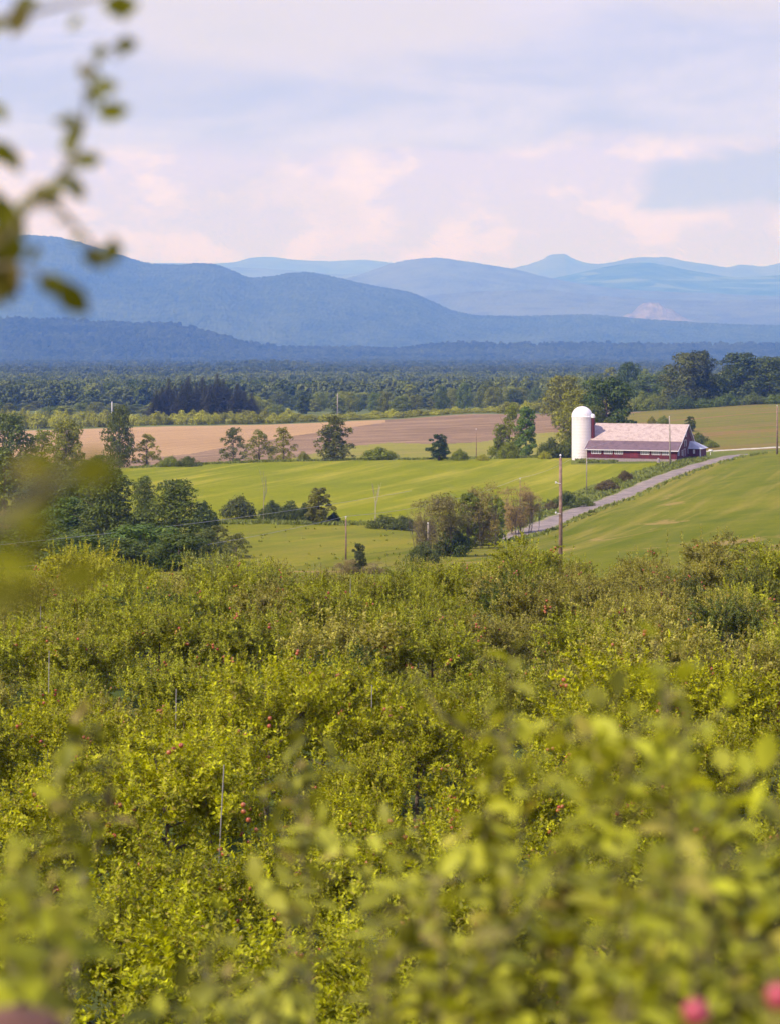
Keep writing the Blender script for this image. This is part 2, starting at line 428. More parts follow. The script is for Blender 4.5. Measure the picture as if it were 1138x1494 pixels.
def strip(name, xs, ds, width, m, lift):
    n = 7; V = []; F = []
    for i in range(len(xs)):
        a = max(i - 1, 0); b = min(i + 1, len(xs) - 1)
        t = np.array([xs[b] - xs[a], ds[b] - ds[a]]); t /= np.linalg.norm(t); p = np.array([t[1], -t[0]])
        ww = width * (1 + 0.1 * math.sin(i * 0.7) + 0.06 * math.sin(i * 2.3))
        for j in range(n):
            s = (j / (n - 1) - 0.5) * ww; X = xs[i] + p[0] * s; Y = ds[i] + p[1] * s
            V.append((X, Y, float(zg(X, Y)) + (lift if 0 < j < n - 1 else -0.15)))
    for i in range(len(xs) - 1):
        for j in range(n - 1): F.append((i * n + j, i * n + j + 1, (i + 1) * n + j + 1, (i + 1) * n + j))
    return tag(link(name, mesh_np(name, V, F, m, True)), kind='structure')
ds = np.arange(352, 626, 2.0)
strip('road_shoulder', road_x(ds), ds, 8.2, plain('gravel_shoulder', (0.26, 0.22, 0.12), 0.95, 0.35, 0.8), 0.04)
strip('road', road_x(ds), ds, 6.2, M['road'], 0.10)
us = np.linspace(1012, 1500, 120); dl = np.interp(us, [1012, 1090, 1138, 1500], [655, 663, 668, 700])
strip('farm_lane', ux(us, dl), dl, 4.5, M['lane'], 0.10)

# ------------------------------------------------------------------ hills and mountains
def ridge(name, D0, crest, base_v, front, back, m, rough=8.0, tree=5.0, seed=1, du=2.5, nr=90, spur=0.10):
    """a long hill: crest line given, real front and back slopes"""
    f = 1.65 if D0 > 7000 else (1.6 if D0 > 5000 else 1.3); D0 *= f; front *= f; back *= f
    cu = np.concatenate([np.arange(-900, -60, 20), np.arange(-60, 1200, du), np.arange(1200, 2050, 20)])
    cv = pchip([c[0] for c in crest], [c[1] for c in crest], cu)
    cx = (cu - U0) * K * D0; cz = (VH - cv) * K * D0
    s = np.concatenate([np.linspace(-1, 0, nr), np.linspace(0.04, 1, 22)])
    bz = (VH - base_v) * K * D0
    V = np.zeros((len(s), len(cu), 3))
    for j, t in enumerate(s):
        D = D0 + (t * front if t < 0 else t * back)
        sh = 1 - (abs(t) ** 1.25 * (1.6 - 0.6 * abs(t)) if t < 0 else t ** 1.5)
        X = cx * (D / D0) if t < 0 else cx
        rel = fbm(X / (0.11 * D0), np.full_like(X, D) / (0.22 * D0), seed, 4) * (1 - abs(t)) * min(1, abs(t) * 5)
        Z = bz + (cz - bz) * np.clip(sh + spur * 4 * rel, -0.1, 1.05) if t < 0 else bz + (cz - bz) * sh
        Z = Z + rough * fbm(X / (D0 * 0.012), np.full_like(X, D) / (D0 * 0.012), seed + 9, 3) + tree * (rng.random(len(X)) - 0.5)
        Z = np.maximum(Z, -198.0)
        V[j] = np.stack([X, np.full_like(X, D), Z], -1)
    n = len(cu); ii = np.arange(len(s) * n).reshape(len(s), n)
    F = np.stack([ii[:-1, :-1], ii[:-1, 1:], ii[1:, 1:], ii[1:, :-1]], -1).reshape(-1, 4)
    return tag(link(name, mesh_np(name, V.reshape(-1, 3), F, m, True)), kind='structure'), V
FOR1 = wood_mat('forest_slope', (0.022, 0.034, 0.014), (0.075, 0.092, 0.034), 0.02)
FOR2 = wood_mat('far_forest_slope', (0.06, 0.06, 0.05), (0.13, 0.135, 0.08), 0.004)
def far_mixed():
    m, t, b = mat('far_farmland'); c = t.new('ShaderNodeTexCoord').outputs['Object']
    a = t.noise(c, 0.004, 4, 0.6); g = t.noise(t.mapping(c, scale=(0.0012, 0.0018, 0.02)), 1.0, 3, 0.5, 0.5)
    col = t.mix(t.ramp(a, 0.4, 0.6), (0.03, 0.06, 0.03), (0.07, 0.10, 0.04))
    col = t.mix(t.ramp(g, 0.54, 0.60), col, (0.13, 0.16, 0.08))
    t.link(col, b.inputs['Base Color']); b.inputs['Roughness'].default_value = 1.0; b.inputs['Specular IOR Level'].default_value = 0.0
    return m
FARM = far_mixed()
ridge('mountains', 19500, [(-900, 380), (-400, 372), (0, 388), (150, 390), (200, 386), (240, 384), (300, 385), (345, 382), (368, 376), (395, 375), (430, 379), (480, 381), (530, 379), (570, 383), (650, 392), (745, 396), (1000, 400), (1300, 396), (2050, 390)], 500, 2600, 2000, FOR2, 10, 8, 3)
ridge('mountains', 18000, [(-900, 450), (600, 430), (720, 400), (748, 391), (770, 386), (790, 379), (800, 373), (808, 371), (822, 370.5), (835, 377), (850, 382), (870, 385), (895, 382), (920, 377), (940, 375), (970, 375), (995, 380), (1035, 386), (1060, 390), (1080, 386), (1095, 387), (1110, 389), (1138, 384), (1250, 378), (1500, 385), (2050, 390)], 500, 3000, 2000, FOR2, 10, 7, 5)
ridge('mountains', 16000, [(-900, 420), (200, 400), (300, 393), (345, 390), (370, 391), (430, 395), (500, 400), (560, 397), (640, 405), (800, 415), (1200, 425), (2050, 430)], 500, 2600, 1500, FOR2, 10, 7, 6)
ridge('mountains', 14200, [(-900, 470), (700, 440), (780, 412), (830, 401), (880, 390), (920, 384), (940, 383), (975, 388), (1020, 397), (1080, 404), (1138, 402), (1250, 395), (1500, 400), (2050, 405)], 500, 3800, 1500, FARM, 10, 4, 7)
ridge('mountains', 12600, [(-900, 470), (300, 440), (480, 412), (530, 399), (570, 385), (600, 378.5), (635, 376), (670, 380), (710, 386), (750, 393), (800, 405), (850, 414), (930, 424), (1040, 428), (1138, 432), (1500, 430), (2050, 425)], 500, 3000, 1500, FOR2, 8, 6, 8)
ridge('hills', 10800, [(-900, 470), (500, 450), (620, 432), (700, 425), (790, 423), (860, 430), (950, 436), (1040, 438), (1138, 436), (1400, 430), (2050, 435)], 508, 2400, 1200, FOR2, 8, 6, 9)
ridge('hills', 7800, [(-900, 340), (-400, 325), (-100, 345), (0, 347), (45, 342.5), (75, 345), (100, 350), (135, 360), (185, 374), (220, 384), (260, 386), (285, 384), (310, 386), (340, 395), (370, 405), (395, 404), (425, 398), (450, 397), (475, 402), (505, 408), (550, 417), (600, 427), (635, 442), (665, 455), (700, 461), (770, 461), (850, 459), (920, 465), (1020, 471), (1138, 475), (1500, 478), (2050, 480)], 528, 1700, 1500, FOR1, 16, 9.0, 12, 2.0, 130, 0.14)
_, VH5 = ridge('hills', 5300, [(-900, 440), (-200, 462), (0, 467), (100, 470), (150, 474), (210, 475), (250, 474), (280, 480), (320, 490), (350, 499), (380, 505), (425, 510), (500, 510), (570, 512), (635, 506), (690, 503), (730, 504), (870, 504), (995, 505), (1138, 505), (1500, 503), (2050, 500)], 548, 1000, 900, FOR1, 8, 2.0, 14, 2.5, 80)
_, VH3 = ridge('hills', 3300, [(-900, 552), (0, 548), (200, 549), (275, 545), (325, 538), (400, 535), (465, 540), (550, 548), (720, 544), (830, 545), (950, 548), (1138, 546), (1500, 545), (2050, 545)], 566, 500, 500, FOR1, 4, 1.0, 16, 2.5, 50)

# quarry: a pale stepped heap in front of the far hills
qv = []; nq, nr_ = 90, 34
D0 = 15600
for j in range(nr_):
    t = j / (nr_ - 1)
    for i in range(nq):
        s = i / (nq - 1) * 2 - 1
        top = np.interp(s, [-1, -0.8, -0.6, -0.35, -0.1, 0.15, 0.3, 0.5, 0.8, 1], [0.0, 0.30, 0.42, 0.88, 1.0, 0.95, 0.72, 0.62, 0.22, 0.0])
        hh = top * math.sin(t * math.pi) ** 0.8; hh = hh * 0.8 + 0.2 * round(hh * 5) / 5 + 0.05 * (random.random() - 0.5) * top
        qv.append(((955 - U0) * K * D0 + s * 225, D0 - 250 + t * 700, (VH - 468) * K * D0 + hh * 120))
ii = np.arange(nq * nr_).reshape(nr_, nq)
qf = np.stack([ii[:-1, :-1], ii[:-1, 1:], ii[1:, 1:], ii[1:, :-1]], -1).reshape(-1, 4)
tag(link('quarry', mesh_np('quarry', qv, qf, plain('quarry_stone', (0.18, 0.15, 0.14), 0.95, 0.5, 0.01), True)), 'pale pinkish quarry mound on the hazy plain below the far hills', 'quarry')

# ------------------------------------------------------------------ leaves
def norm(a): return a / np.maximum(np.linalg.norm(a, axis=-1, keepdims=True), 1e-9)
def leaf_cards(P, T, Nn, L, Wd):
    """folded rhombic leaves: base, left, tip, right"""
    T = norm(T); S = norm(np.cross(T, Nn)); Nn = np.cross(S, T)
    L = L[:, None]; Wd = Wd[:, None]
    b = P; tip = P + T * L; mid = P + T * L * 0.45
    l = mid + S * Wd * 0.5 + Nn * Wd * 0.16; r = mid - S * Wd * 0.5 + Nn * Wd * 0.16
    V = np.stack([b, l, tip, r], 1).reshape(-1, 3)
    k = np.arange(len(P))[:, None] * 4
    F = np.concatenate([k + [0, 2, 1], k + [0, 3, 2]])
    return V, F
def leaf_oval(P, T, Nn, L, Wd, curl=0.25):
    """broad oval leaves with a folded midrib and a drooping tip, for the branches close by"""
    T = norm(T); S = norm(np.cross(T, Nn)); Nn = np.cross(S, T)
    st = [(0, 0), (0.18, 0.6), (0.45, 1.0), (0.72, 0.78), (1, 0)]
    L = L[:, None]; Wd = Wd[:, None]; rows_ = []
    for t, wd in st:
        c = P + T * L * t - Nn * L * curl * t * t
        if wd == 0: rows_.append([c])
        else: rows_.append([c + S * Wd * wd * 0.5 + Nn * Wd * wd * 0.14, c, c - S * Wd * wd * 0.5 + Nn * Wd * wd * 0.14])
    V = np.stack([x for r_ in rows_ for x in r_], 1).reshape(-1, 3); n = 11
    f = [[0, 2, 1], [0, 3, 2]]
    for a in (1, 4): f += [[a, a + 1, a + 4], [a, a + 4, a + 3], [a + 1, a + 2, a + 5], [a + 1, a + 5, a + 4]]
    f += [[7, 8, 10], [8, 9, 10]]
    F = (np.arange(len(P))[:, None, None] * n + np.array(f)[None]).reshape(-1, 3)
    return V, F
def rdir(g, n):
    v = g.normal(size=(n, 3)); return norm(v)
def shoot_leaves(g, S, Dr, L, spacing, leafL, fn=leaf_cards, droop=0.0, wide=0.55, up=0.25):
    """leaves spiralled along shoots: S start, Dr direction, L length"""
    n = np.maximum((L / spacing).astype(int), 2); sid = np.repeat(np.arange(len(S)), n)
    k = np.concatenate([np.arange(x) for x in n]); t = (k + 0.6) / n[sid]
    d = Dr[sid]; a = norm(np.cross(d, np.array([0.31, 0.2, 0.93]))); b = np.cross(d, a)
    phi = k * 2.4 + g.random(len(k)) * 0.8 + sid * 1.3
    rad = a * np.cos(phi)[:, None] + b * np.sin(phi)[:, None]
    P = S[sid] + d * (L[sid] * t)[:, None] + np.array([0, 0, -1.0]) * (droop * L[sid] * t * t)[:, None]
    T = norm(rad * 0.9 + d * (0.25 + 0.8 * (t > 0.85))[:, None] + np.array([0, 0, up]) + g.normal(size=P.shape) * 0.28)
    Nn = norm(d * 0.8 + np.array([0, 0, 0.7]) + g.normal(size=P.shape) * 0.3 + rad * 0.05)
    ll = leafL * (0.7 + 0.6 * g.random(len(P))) * (1 - 0.35 * t)
    return fn(P, T, Nn, ll, ll * wide)

def limb_mesh(g, h, w, nl=7, r=0.06, name='trunk', m=None, th=0.3):
    b = MB(); b.tube([(0, 0, -0.3), (0.02, 0, h * th * 0.5), (0.0, 0.03, h * th)], [r * 1.25, r, r * 0.85], 7)
    b.tube([(0, 0.03, h * th), (0.04, 0, h * 0.6), (0, 0, h * 0.92)], [r * 0.85, r * 0.5, r * 0.12], 6)
    for i in range(nl):
        q = i * 2.4 + g.random() * 0.7; z0 = h * (th * 0.8 + (0.75 - th) * i / nl); le = w * 0.45 * (1 - 0.35 * i / nl)
        e = Vector((math.cos(q) * le, math.sin(q) * le, z0 + h * 0.22)); mid = Vector((e.x * 0.5, e.y * 0.5, z0 + h * 0.06))
        b.tube([(0, 0.02, z0), mid, e], [r * 0.5, r * 0.33, r * 0.1], 5)
        for s in range(3):
            f = 0.4 + 0.2 * s; p = mid.lerp(e, f)
            b.tube([p, p + Vector((random.uniform(-.25, .25), random.uniform(-.25, .25), random.uniform(.1, .35))) * w * 0.35], [r * 0.18, r * 0.05], 3, cap=False)
    return b.mesh(name, m or M['bark'])

def apple_crown(seed, h=3.5, w=3.3, n=560, leaf=0.1, sprouts=30):
    g = np.random.default_rng(seed)
    nc = n // 9; cd = rdir(g, nc); cd[:, 2] = np.where(cd[:, 2] < -0.4, -cd[:, 2], cd[:, 2])
    az = np.arctan2(cd[:, 1], cd[:, 0]); lob = 1 + 0.22 * np.sin(az * 3 + seed) + 0.18 * np.sin(az * 5 + cd[:, 2] * 5 + seed * 2)
    rr = (0.50 + 0.50 * g.random(nc) ** 0.5) * lob; c = np.array([0, 0, h * 0.54])
    cc = c + cd * rr[:, None] * np.array([w / 2, w / 2, h * 0.40]) * 0.84
    ci = np.repeat(np.arange(nc), 9); n = len(ci); d = cd[ci]
    S = cc[ci] + g.normal(size=(n, 3)) * 0.10
    Dr = norm(d * 0.5 + np.array([0, 0, 0.55]) + g.normal(size=(n, 3)) * 0.55)
    L = 0.22 + 0.38 * g.random(n)
    k = sprouts
    S2 = np.stack([g.normal(size=k) * w * 0.2, g.normal(size=k) * w * 0.2, h * (0.72 + 0.12 * g.random(k))], 1)
    D2 = norm(np.stack([g.normal(size=k) * 0.17, g.normal(size=k) * 0.17, np.ones(k)], 1)); L2 = 0.6 + 0.55 * g.random(k)
    V, F = shoot_leaves(g, np.concatenate([S, S2]), np.concatenate([Dr, D2]), np.concatenate([L, L2]), 0.026, leaf)
    k = 34; q = g.random(k) * 6.28; S3 = np.stack([np.cos(q) * w * 0.26, np.sin(q) * w * 0.26, h * (0.62 + 0.22 * g.random(k))], 1)     # long arching shoots
    D3 = norm(np.stack([np.cos(q) * 0.6 + g.normal(size=k) * 0.2, np.sin(q) * 0.6 + g.normal(size=k) * 0.2, 0.9 + 0.3 * g.random(k)], 1)); L3 = 0.9 + 0.6 * g.random(k)
    V3, F3 = shoot_leaves(g, S3, D3, L3, 0.022, leaf * 1.1, droop=0.5); F = np.concatenate([F, F3 + len(V)]); V = np.concatenate([V, V3])
    me = mesh_np('crown', V, F, M['apple_leaf'])
    return me, (S, c)
def apple_mesh():
    b = MB(); prof = [(0.002, 0.026), (0.010, 0.031), (0.024, 0.034), (0.035, 0.022), (0.038, 0.002), (0.034, -0.018), (0.023, -0.031), (0.010, -0.034), (0.001, -0.030)]
    b.lathe(prof, 10); b.tube([(0, 0, 0.025), (0.004, 0, 0.05)], [0.002, 0.0015], 4)
    return b.mesh('apple', M['apple'], True)
APPLE = apple_mesh()
AT = []
for s in range(7):
    hh = 3.3 + 0.12 * (s % 4); ww = 3.1 + 0.2 * (s % 3)
    me, (S, c) = apple_crown(100 + s, hh, ww, 560 + 30 * s, 0.118, 26 + 6 * (s % 3))
    dd_ = norm(S - c); outer = S[np.linalg.norm((S - c) / np.array([ww / 2, ww / 2, hh * 0.4]), axis=1) > 0.66] 
    AT.append((limb_mesh(np.random.default_rng(s), hh, ww, 7, 0.06), me, outer, c))
def orchard_tree(X, Y, var, rz, sc, color, label, group, napp, g):
    root = empty('apple_tree', (X, Y, float(zg(X, Y))), rz, sc)
    tag(root, label, 'apple tree', group)
    tm, cm, outer, c = AT[var]
    link('trunk', tm, root); link('crown', cm, root, color)
    for i in range(napp):
        if i % 3 == 0: p0 = outer[g.integers(len(outer))]
        p = p0 + g.normal(size=3) * 0.09; d = p - c; d = d / np.linalg.norm(d)
        a = link('apple', APPLE, root); q = p + d * 0.32 - np.array([0, 0, 0.02]); a.location = tuple(q)
        a.scale = (1.12,) * 3
        a.rotation_euler = (g.random() * 0.6, g.random() * 0.6, g.random() * 6)
    return root

GO = np.random.default_rng(5)
feat = [  # distinct trees on the far edge of the orchard: u, distance, scale xy, scale z, colour, label
    (222, 98, 1.15, 1.05, (0.085, 0.125, 0.018), 'rounded dark green apple tree standing out among paler orchard trees, upper left'),
    (120, 112, 1.25, 1.35, (0.36, 0.35, 0.03), 'tall yellow-green apple tree with upright shoots at the left back edge of the orchard'),
    (312, 116, 1.1, 1.25, (0.25, 0.27, 0.065), 'pale green apple tree with upright shoots in front of the dark tree clump'),
    (755, 104, 0.95, 1.15, (0.075, 0.11, 0.016), 'dark leafy apple tree below the tall wooden utility pole'),
    (600, 118, 0.9, 1.12, (0.17, 0.20, 0.035), 'apple tree at the back edge of the orchard below the grey brush thicket'),
    (470, 118, 0.9, 1.0, (0.22, 0.20, 0.05), 'brownish green apple tree at the orchard edge near the small dark juniper'),
    (985, 112, 0.85, 1.0, (0.12, 0.14, 0.035), 'dark topped apple tree at the back edge below the green hillside'),
    (1092, 108, 0.8, 1.18, (0.16, 0.18, 0.035), 'slender upright apple tree at the back edge of the orchard, far right'),
    (400, 113, 0.9, 1.05, (0.23, 0.25, 0.03), 'low bright green apple tree at the meadow end of the orchard'),
    (500, 72, 1.0, 1.0, (0.08, 0.12, 0.018), 'dark green apple tree in a gap at the middle of the orchard'),
    (1060, 92, 1.0, 1.1, (0.12, 0.15, 0.03), 'olive dark apple tree in the upper right of the orchard')]
fx = []
for u, d, s1, s2, colr, lab in feat:
    orchard_tree(ux(u, d), d, GO.integers(7), GO.random() * 6.28, (s1, s1, s2), colr, lab, 'apple trees of the orchard', 10, GO); fx.append((ux(u, d), d))
Y = 24.5; row = 0
while Y < 130:
    half = 569 * K * Y + 3.2 + Y * 0.012
    xs = np.arange(-half - 1.6 * (row % 2), half + 1.5, 3.25 + 0.005 * Y)
    for X in xs:
        x = X + GO.normal() * 0.35; y = Y + GO.normal() * 0.4
        if any((x - a) ** 2 + (y - b) ** 2 < 2.6 ** 2 for a, b in fx): continue
        u = U0 + x / (K * y); g = GO.random()
        tone = float(fbm(np.array([x / 9]), np.array([y / 12]), 40, 3)[0]) * 2
        far_ = min(max((y - 40) / 60, 0), 1)
        if far_ > 0.45 and (tone + GO.normal() * 0.25) > 0.02:
            c = (0.29, 0.27, 0.055); lab = 'olive brown apple tree with ripening fruit in the far rows of the orchard'; grp = 'olive apple trees in the far rows'
        elif far_ > 0.45:
            c = (0.27, 0.285, 0.018); lab = 'green leafy apple tree in the far rows of the orchard below the fields'; grp = 'green apple trees in the far rows'
        elif y > 42:
            c = (0.31, 0.315, 0.005); lab = 'leafy apple tree in the middle rows of the orchard on the slope'; grp = 'apple trees in the middle rows'
        else:
            c = (0.285, 0.295, 0.005); lab = 'bright green apple tree in the nearest rows down the orchard slope'; grp = 'apple trees in the nearest rows'
        lat = ['at the left', 'left of the middle', 'right of the middle', 'at the right'][int(min(3, max(0, u // 285)))]
        lab = lab.replace(' on the slope', '').replace(' down the orchard slope', '').replace(' below the fields', '').replace(' with ripening fruit', '') + (', paler, ' if g > 0.5 else ', darker, ') + lat
        k = 0.82 + 0.36 * g
        c = tuple(ch * k for ch in c)
        s = 1.0 + 0.17 * GO.normal(); s = min(max(s, 0.75), 1.3)
        orchard_tree(x, y, GO.integers(7), GO.random() * 6.28, (s, s, s * (0.95 + 0.1 * GO.random())), c, lab, grp, 18 if y < 60 else 15, GO)
    Y += 3.9 + Y * 0.012; row += 1

# ------------------------------------------------------------------ orchard stakes
sm = MB(); sm.tube([(0, 0, -0.3), (0, 0, 3.7)], 0.012, 6); SM = sm.mesh('stake', plain('galvanised', (0.36, 0.33, 0.31), 0.5, 0.1, 4))
for u, v, d, lab in [(58, 895, 82, 'thin grey orchard stake near the left edge, upper rows'), (70, 960, 64, 'thin grey orchard stake below another at the left edge'),
                     (255, 1015, 56, 'weathered orchard stake among leaves left of centre'), (312, 1125, 44, 'pale leaning orchard stake in the middle of the near rows'),
                     (510, 855, 100, 'thin pale orchard stake near the back edge by the meadow'), (540, 1010, 60, 'slim pale orchard stake at mid orchard')]:
    dq = np.geomspace(30, 128, 400); vq = VH - (zg(ux(u, dq), dq) + 4.0) / (K * dq); d = float(dq[np.argmin(abs(vq - (v - 10)))])
    X = ux(u, d); z = float(zg(X, d)); top = z + 4.0
    o = link('orchard_stake', SM); o.location = (X, d, z); o.scale = (1, 1, (top - z) / 3.7); o.rotation_euler = (0, R(3 if u == 312 else 0.7), 0)
    tag(o, lab, 'stake', 'orchard stakes')

# ------------------------------------------------------------------ trees of the middle distance (unit height, scaled per tree)
def lobes_crown(seed, lobes, n, size, m, sq=0.6, jitter=0.35):
    """leaf clumps over many overlapping lobes: lobes = (x, y, z, rx, rz)"""
    g = np.random.default_rng(seed); P = []; Nn = []
    wts = np.array([l[3] ** 1.6 for l in lobes]); wts /= wts.sum()
    for l, wt in zip(lobes, wts):
        k = max(12, int(n * wt)); d = rdir(g, k)
        d[:, 2] = np.where(d[:, 2] < -0.6, -d[:, 2] * 0.7, d[:, 2])
        bump = 1 + 0.16 * np.sin(d[:, 0] * 7 + l[0] * 30) * np.sin(d[:, 1] * 6 + l[1] * 30) + 0.1 * np.sin(d[:, 2] * 11 + l[2] * 20)
        r = (1 - 0.35 * g.random(k) ** 2) * bump
        P.append(np.array(l[:3]) + d * r[:, None] * np.array([l[3], l[3], l[4]])); Nn.append(d)
    P = np.concatenate(P); Nn = norm(np.concatenate(Nn) * 1.0 + g.normal(size=P.shape) * jitter + [0, 0, 0.15])
    T = norm(np.cross(Nn, rdir(g, len(P))) + [0, 0, -0.1]); L = size * (0.6 + 0.8 * g.random(len(P)))
    V, F = leaf_cards(P - T * L[:, None] * 0.5, T, Nn, L, L * sq)
    return mesh_np('crown', V, F, m)
def broad_lobes(g, w=0.38, z0=0.18, n=20, top=0.97):
    L = []
    for i in range(n):
        t = (i + 0.5) / n; z = z0 + (top - z0) * t; env = math.sin(math.pi * (0.22 + 0.70 * t)) ** 0.7
        q = i * 2.4 + g.random(); rr = w * env * (0.25 + 0.62 * g.random()); r = w * (0.17 + 0.20 * g.random()) * (0.6 + 0.5 * env)
        L.append((math.cos(q) * rr, math.sin(q) * rr, min(z, top - r * 0.8), r, r * 0.85))
    return L
def trunk_unit(seed, th, r=0.022, spread=0.25, lean=0.0, m=None, n=6, top=0.8):
    g = random.Random(seed); b = MB(); b.tube([(0, 0, -0.06), (lean * 0.3, 0, th * 0.6), (lean * 0.6, 0.01, th), (lean, 0, top)], [r * 1.3, r, r * 0.8, r * 0.15], 7)
    for i in range(n):
        z = th + (top - th) * i / n * 0.8; q = i * 2.3 + g.random(); e = Vector((math.cos(q) * spread, math.sin(q) * spread, z + 0.2))
        b.tube([(lean * z, 0, z - 0.02), (lean * z + e.x * 0.45, e.y * 0.45, z + 0.07), (lean + e.x, e.y, e.z)], [r * 0.5, r * 0.3, r * 0.08], 5, cap=False)
    return b.mesh('trunk', m or M['bark'])
KIND = {}
for s in range(5):
    g = random.Random(50 + s)
    KIND[('round', s)] = (trunk_unit(s, 0.25), lobes_crown(s, broad_lobes(g, 0.42, 0.07, 44), 7600, 0.036, M['leaf']))
for s in range(3):
    g = random.Random(70 + s)
    KIND[('oval', s)] = (trunk_unit(s + 9, 0.2, 0.02, 0.15), lobes_crown(s + 20, broad_lobes(g, 0.27, 0.04, 36), 5600, 0.036, M['leaf']))
for s in range(3):     # open crowns that show sky between boughs
    g = random.Random(90 + s); L = []
    for i in range(60):
        q = g.random() * 6.28; z = 0.03 + 0.90 * i / 60; rr = 0.32 * math.sin(math.pi * (0.33 + 0.60 * i / 60)) * g.random() ** 0.5; r = 0.03 + 0.06 * g.random() ** 1.5
        L.append((math.cos(q) * rr, math.sin(q) * rr, z, r, r * 1.1))
    KIND[('sparse', s)] = (trunk_unit(s + 19, 0.2, 0.018, 0.22), lobes_crown(s + 30, L, 4600, 0.032, M['leaf'], 0.5, 0.8))
for s in range(4):     # bushes: crown to the ground, wide
    g = random.Random(110 + s); L = []
    for i in range(34):
        q = g.random() * 6.28; rr = 0.72 * g.random() ** 0.6; r = 0.14 + 0.20 * g.random(); hh = (1 - rr * 0.75)
        L.append((math.cos(q) * rr, math.sin(q) * rr, max(0.2, hh - r) * (0.5 + 0.5 * g.random()), r, r))
    KIND[('bush', s)] = (trunk_unit(s + 29, 0.15, 0.03, 0.4), lobes_crown(s + 40, L, 5200, 0.07, M['leaf']))
def conifer(seed, w=0.26, n=26, droop=0.25, size=0.05, irregular=0.3):
    g = np.random.default_rng(seed); P = []; T = []; Nn = []; L = []
    for i in range(n):
        z = 0.08 + 0.9 * i / n; le = w * (1 - z) ** 1.05 * (1 - irregular * g.random()) + 0.012
        nb = 9 if z < 0.7 else 6
        for k in range(nb):
            q = 6.28 * k / nb + i * 0.7 + g.random() * 0.5; l2 = le * (0.75 + 0.4 * g.random())
            d = np.array([math.cos(q), math.sin(q), 0.12 - droop])
            for t in np.arange(0.15, 1.01, 0.075 / (w / 0.26)):
                for sd in (-1, 1):
                    sidev = np.array([-math.sin(q), math.cos(q), 0.0]) * sd
                    P.append(np.array([0, 0, z]) + d * l2 * t + g.normal(size=3) * 0.006); T.append(d * 0.7 + sidev * 0.9 + g.normal(size=3) * 0.25 + [0, 0, -0.1])
                    Nn.append([d[0] * 0.3, d[1] * 0.3, 1.0]); L.append(size * (0.7 + 0.6 * g.random()) * (1.1 - 0.5 * t) * (0.22 + 0.95 * (1 - z)))
    P = np.array(P); T = np.array(T); Nn = norm(np.array(Nn) + g.normal(size=P.shape) * 0.3); L = np.array(L)
    V, F = leaf_cards(P, T, Nn, L, L * 0.5)
    b = MB(); b.tube([(0, 0, -0.05), (0, 0, 0.5), (0, 0, 0.97)], [0.016, 0.01, 0.002], 6)
    return b.mesh('trunk', M['bark']), mesh_np('crown', V, F, M['needle'])
for s in range(3): KIND[('conifer', s)] = conifer(200 + s, n=34)
for s in range(3):     # broad pine: layered plumes on rising boughs
    g = random.Random(130 + s); L = []
    for i in range(80):
        z = 0.02 + 0.90 * i / 80; q = i * 2.4 + g.random(); rr = 0.42 * (1 - z * 0.80) * (0.2 + 0.8 * g.random())
        r = 0.045 + 0.07 * (1 - z) + 0.03 * g.random(); L.append((math.cos(q) * rr, math.sin(q) * rr, z + rr * 0.22, r * 1.1, r * 0.7))
    KIND[('pine', s)] = (trunk_unit(s + 39, 0.2, 0.018, 0.3), lobes_crown(s + 50, L, 9500, 0.038, M['needle'], 0.3, 0.6))
def bare(seed, h=1.0, stems=7, w=0.35, depth=3, r0=0.012, single=False, m=None):
    g = random.Random(seed); b = MB()
    def grow(p, d, l, r, k):
        e = p + d * l; mid = p + d * l * 0.5 + Vector((g.uniform(-1, 1), g.uniform(-1, 1), 0)) * l * 0.07
        b.tube([p, mid, e], [r, r * 0.8, r * 0.55], 4 if k > 1 else 3, cap=False)
        if k == 0: return
        for i in range(g.choice((3, 4)) if not single else g.choice((2, 3))):
            f = 0.45 + 0.55 * g.random(); nd = (d + Vector((g.uniform(-1, 1), g.uniform(-1, 1), g.uniform(-0.1, 0.7))) * (0.55 if not single else 0.42)).normalized()
            grow(p + d * l * f, nd, l * g.uniform(0.5, 0.75), r * 0.5, k - 1)
    for i in range(1 if single else stems):
        q = i * 2.4; base = Vector((math.cos(q), math.sin(q), 0)) * (0 if single else w * 0.85 * g.random())
        d = (Vector((0, 0, 1)) + Vector((math.cos(q), math.sin(q), 0)) * (0.05 if single else 0.35 * g.random())).normalized()
        grow(base, d, h * (0.5 if single else 0.26 + 0.16 * g.random()), r0 * (1.6 if single else 1), depth)
    return b.mesh('branches', m or M['twig'])
for s in range(3): KIND[('bare', s)] = (bare(300 + s, 1.05, 20, 0.5, 4, 0.0065), None)
for s in range(3):     # dense leafless brush: a haze of fine twigs round the stems
    g = random.Random(340 + s); L = []
    for i in range(30):
        q = g.random() * 6.28; z = 0.12 + 0.74 * g.random(); rr = 0.34 * math.sin(math.pi * (0.25 + 0.62 * z)) * g.random() ** 0.5; r = 0.08 + 0.09 * g.random()
        L.append((math.cos(q) * rr, math.sin(q) * rr, z, r, r * 1.2))
    KIND[('brush', s)] = (bare(330 + s, 1.0, 9, 0.4, 3, 0.008), lobes_crown(s + 70, L, 6500, 0.05, M['twig'], 0.16, 0.9))
for s in range(2): KIND[('dead', s)] = (bare(320 + s, 1.1, 1, 0, 3, 0.012, True), None)
SIL = {'round': 0.86, 'oval': 0.60, 'sparse': 0.66, 'bush': 1.7, 'conifer': 0.50, 'pine': 0.88, 'bare': 0.8, 'brush': 0.86, 'dead': 0.5}
PART = {}
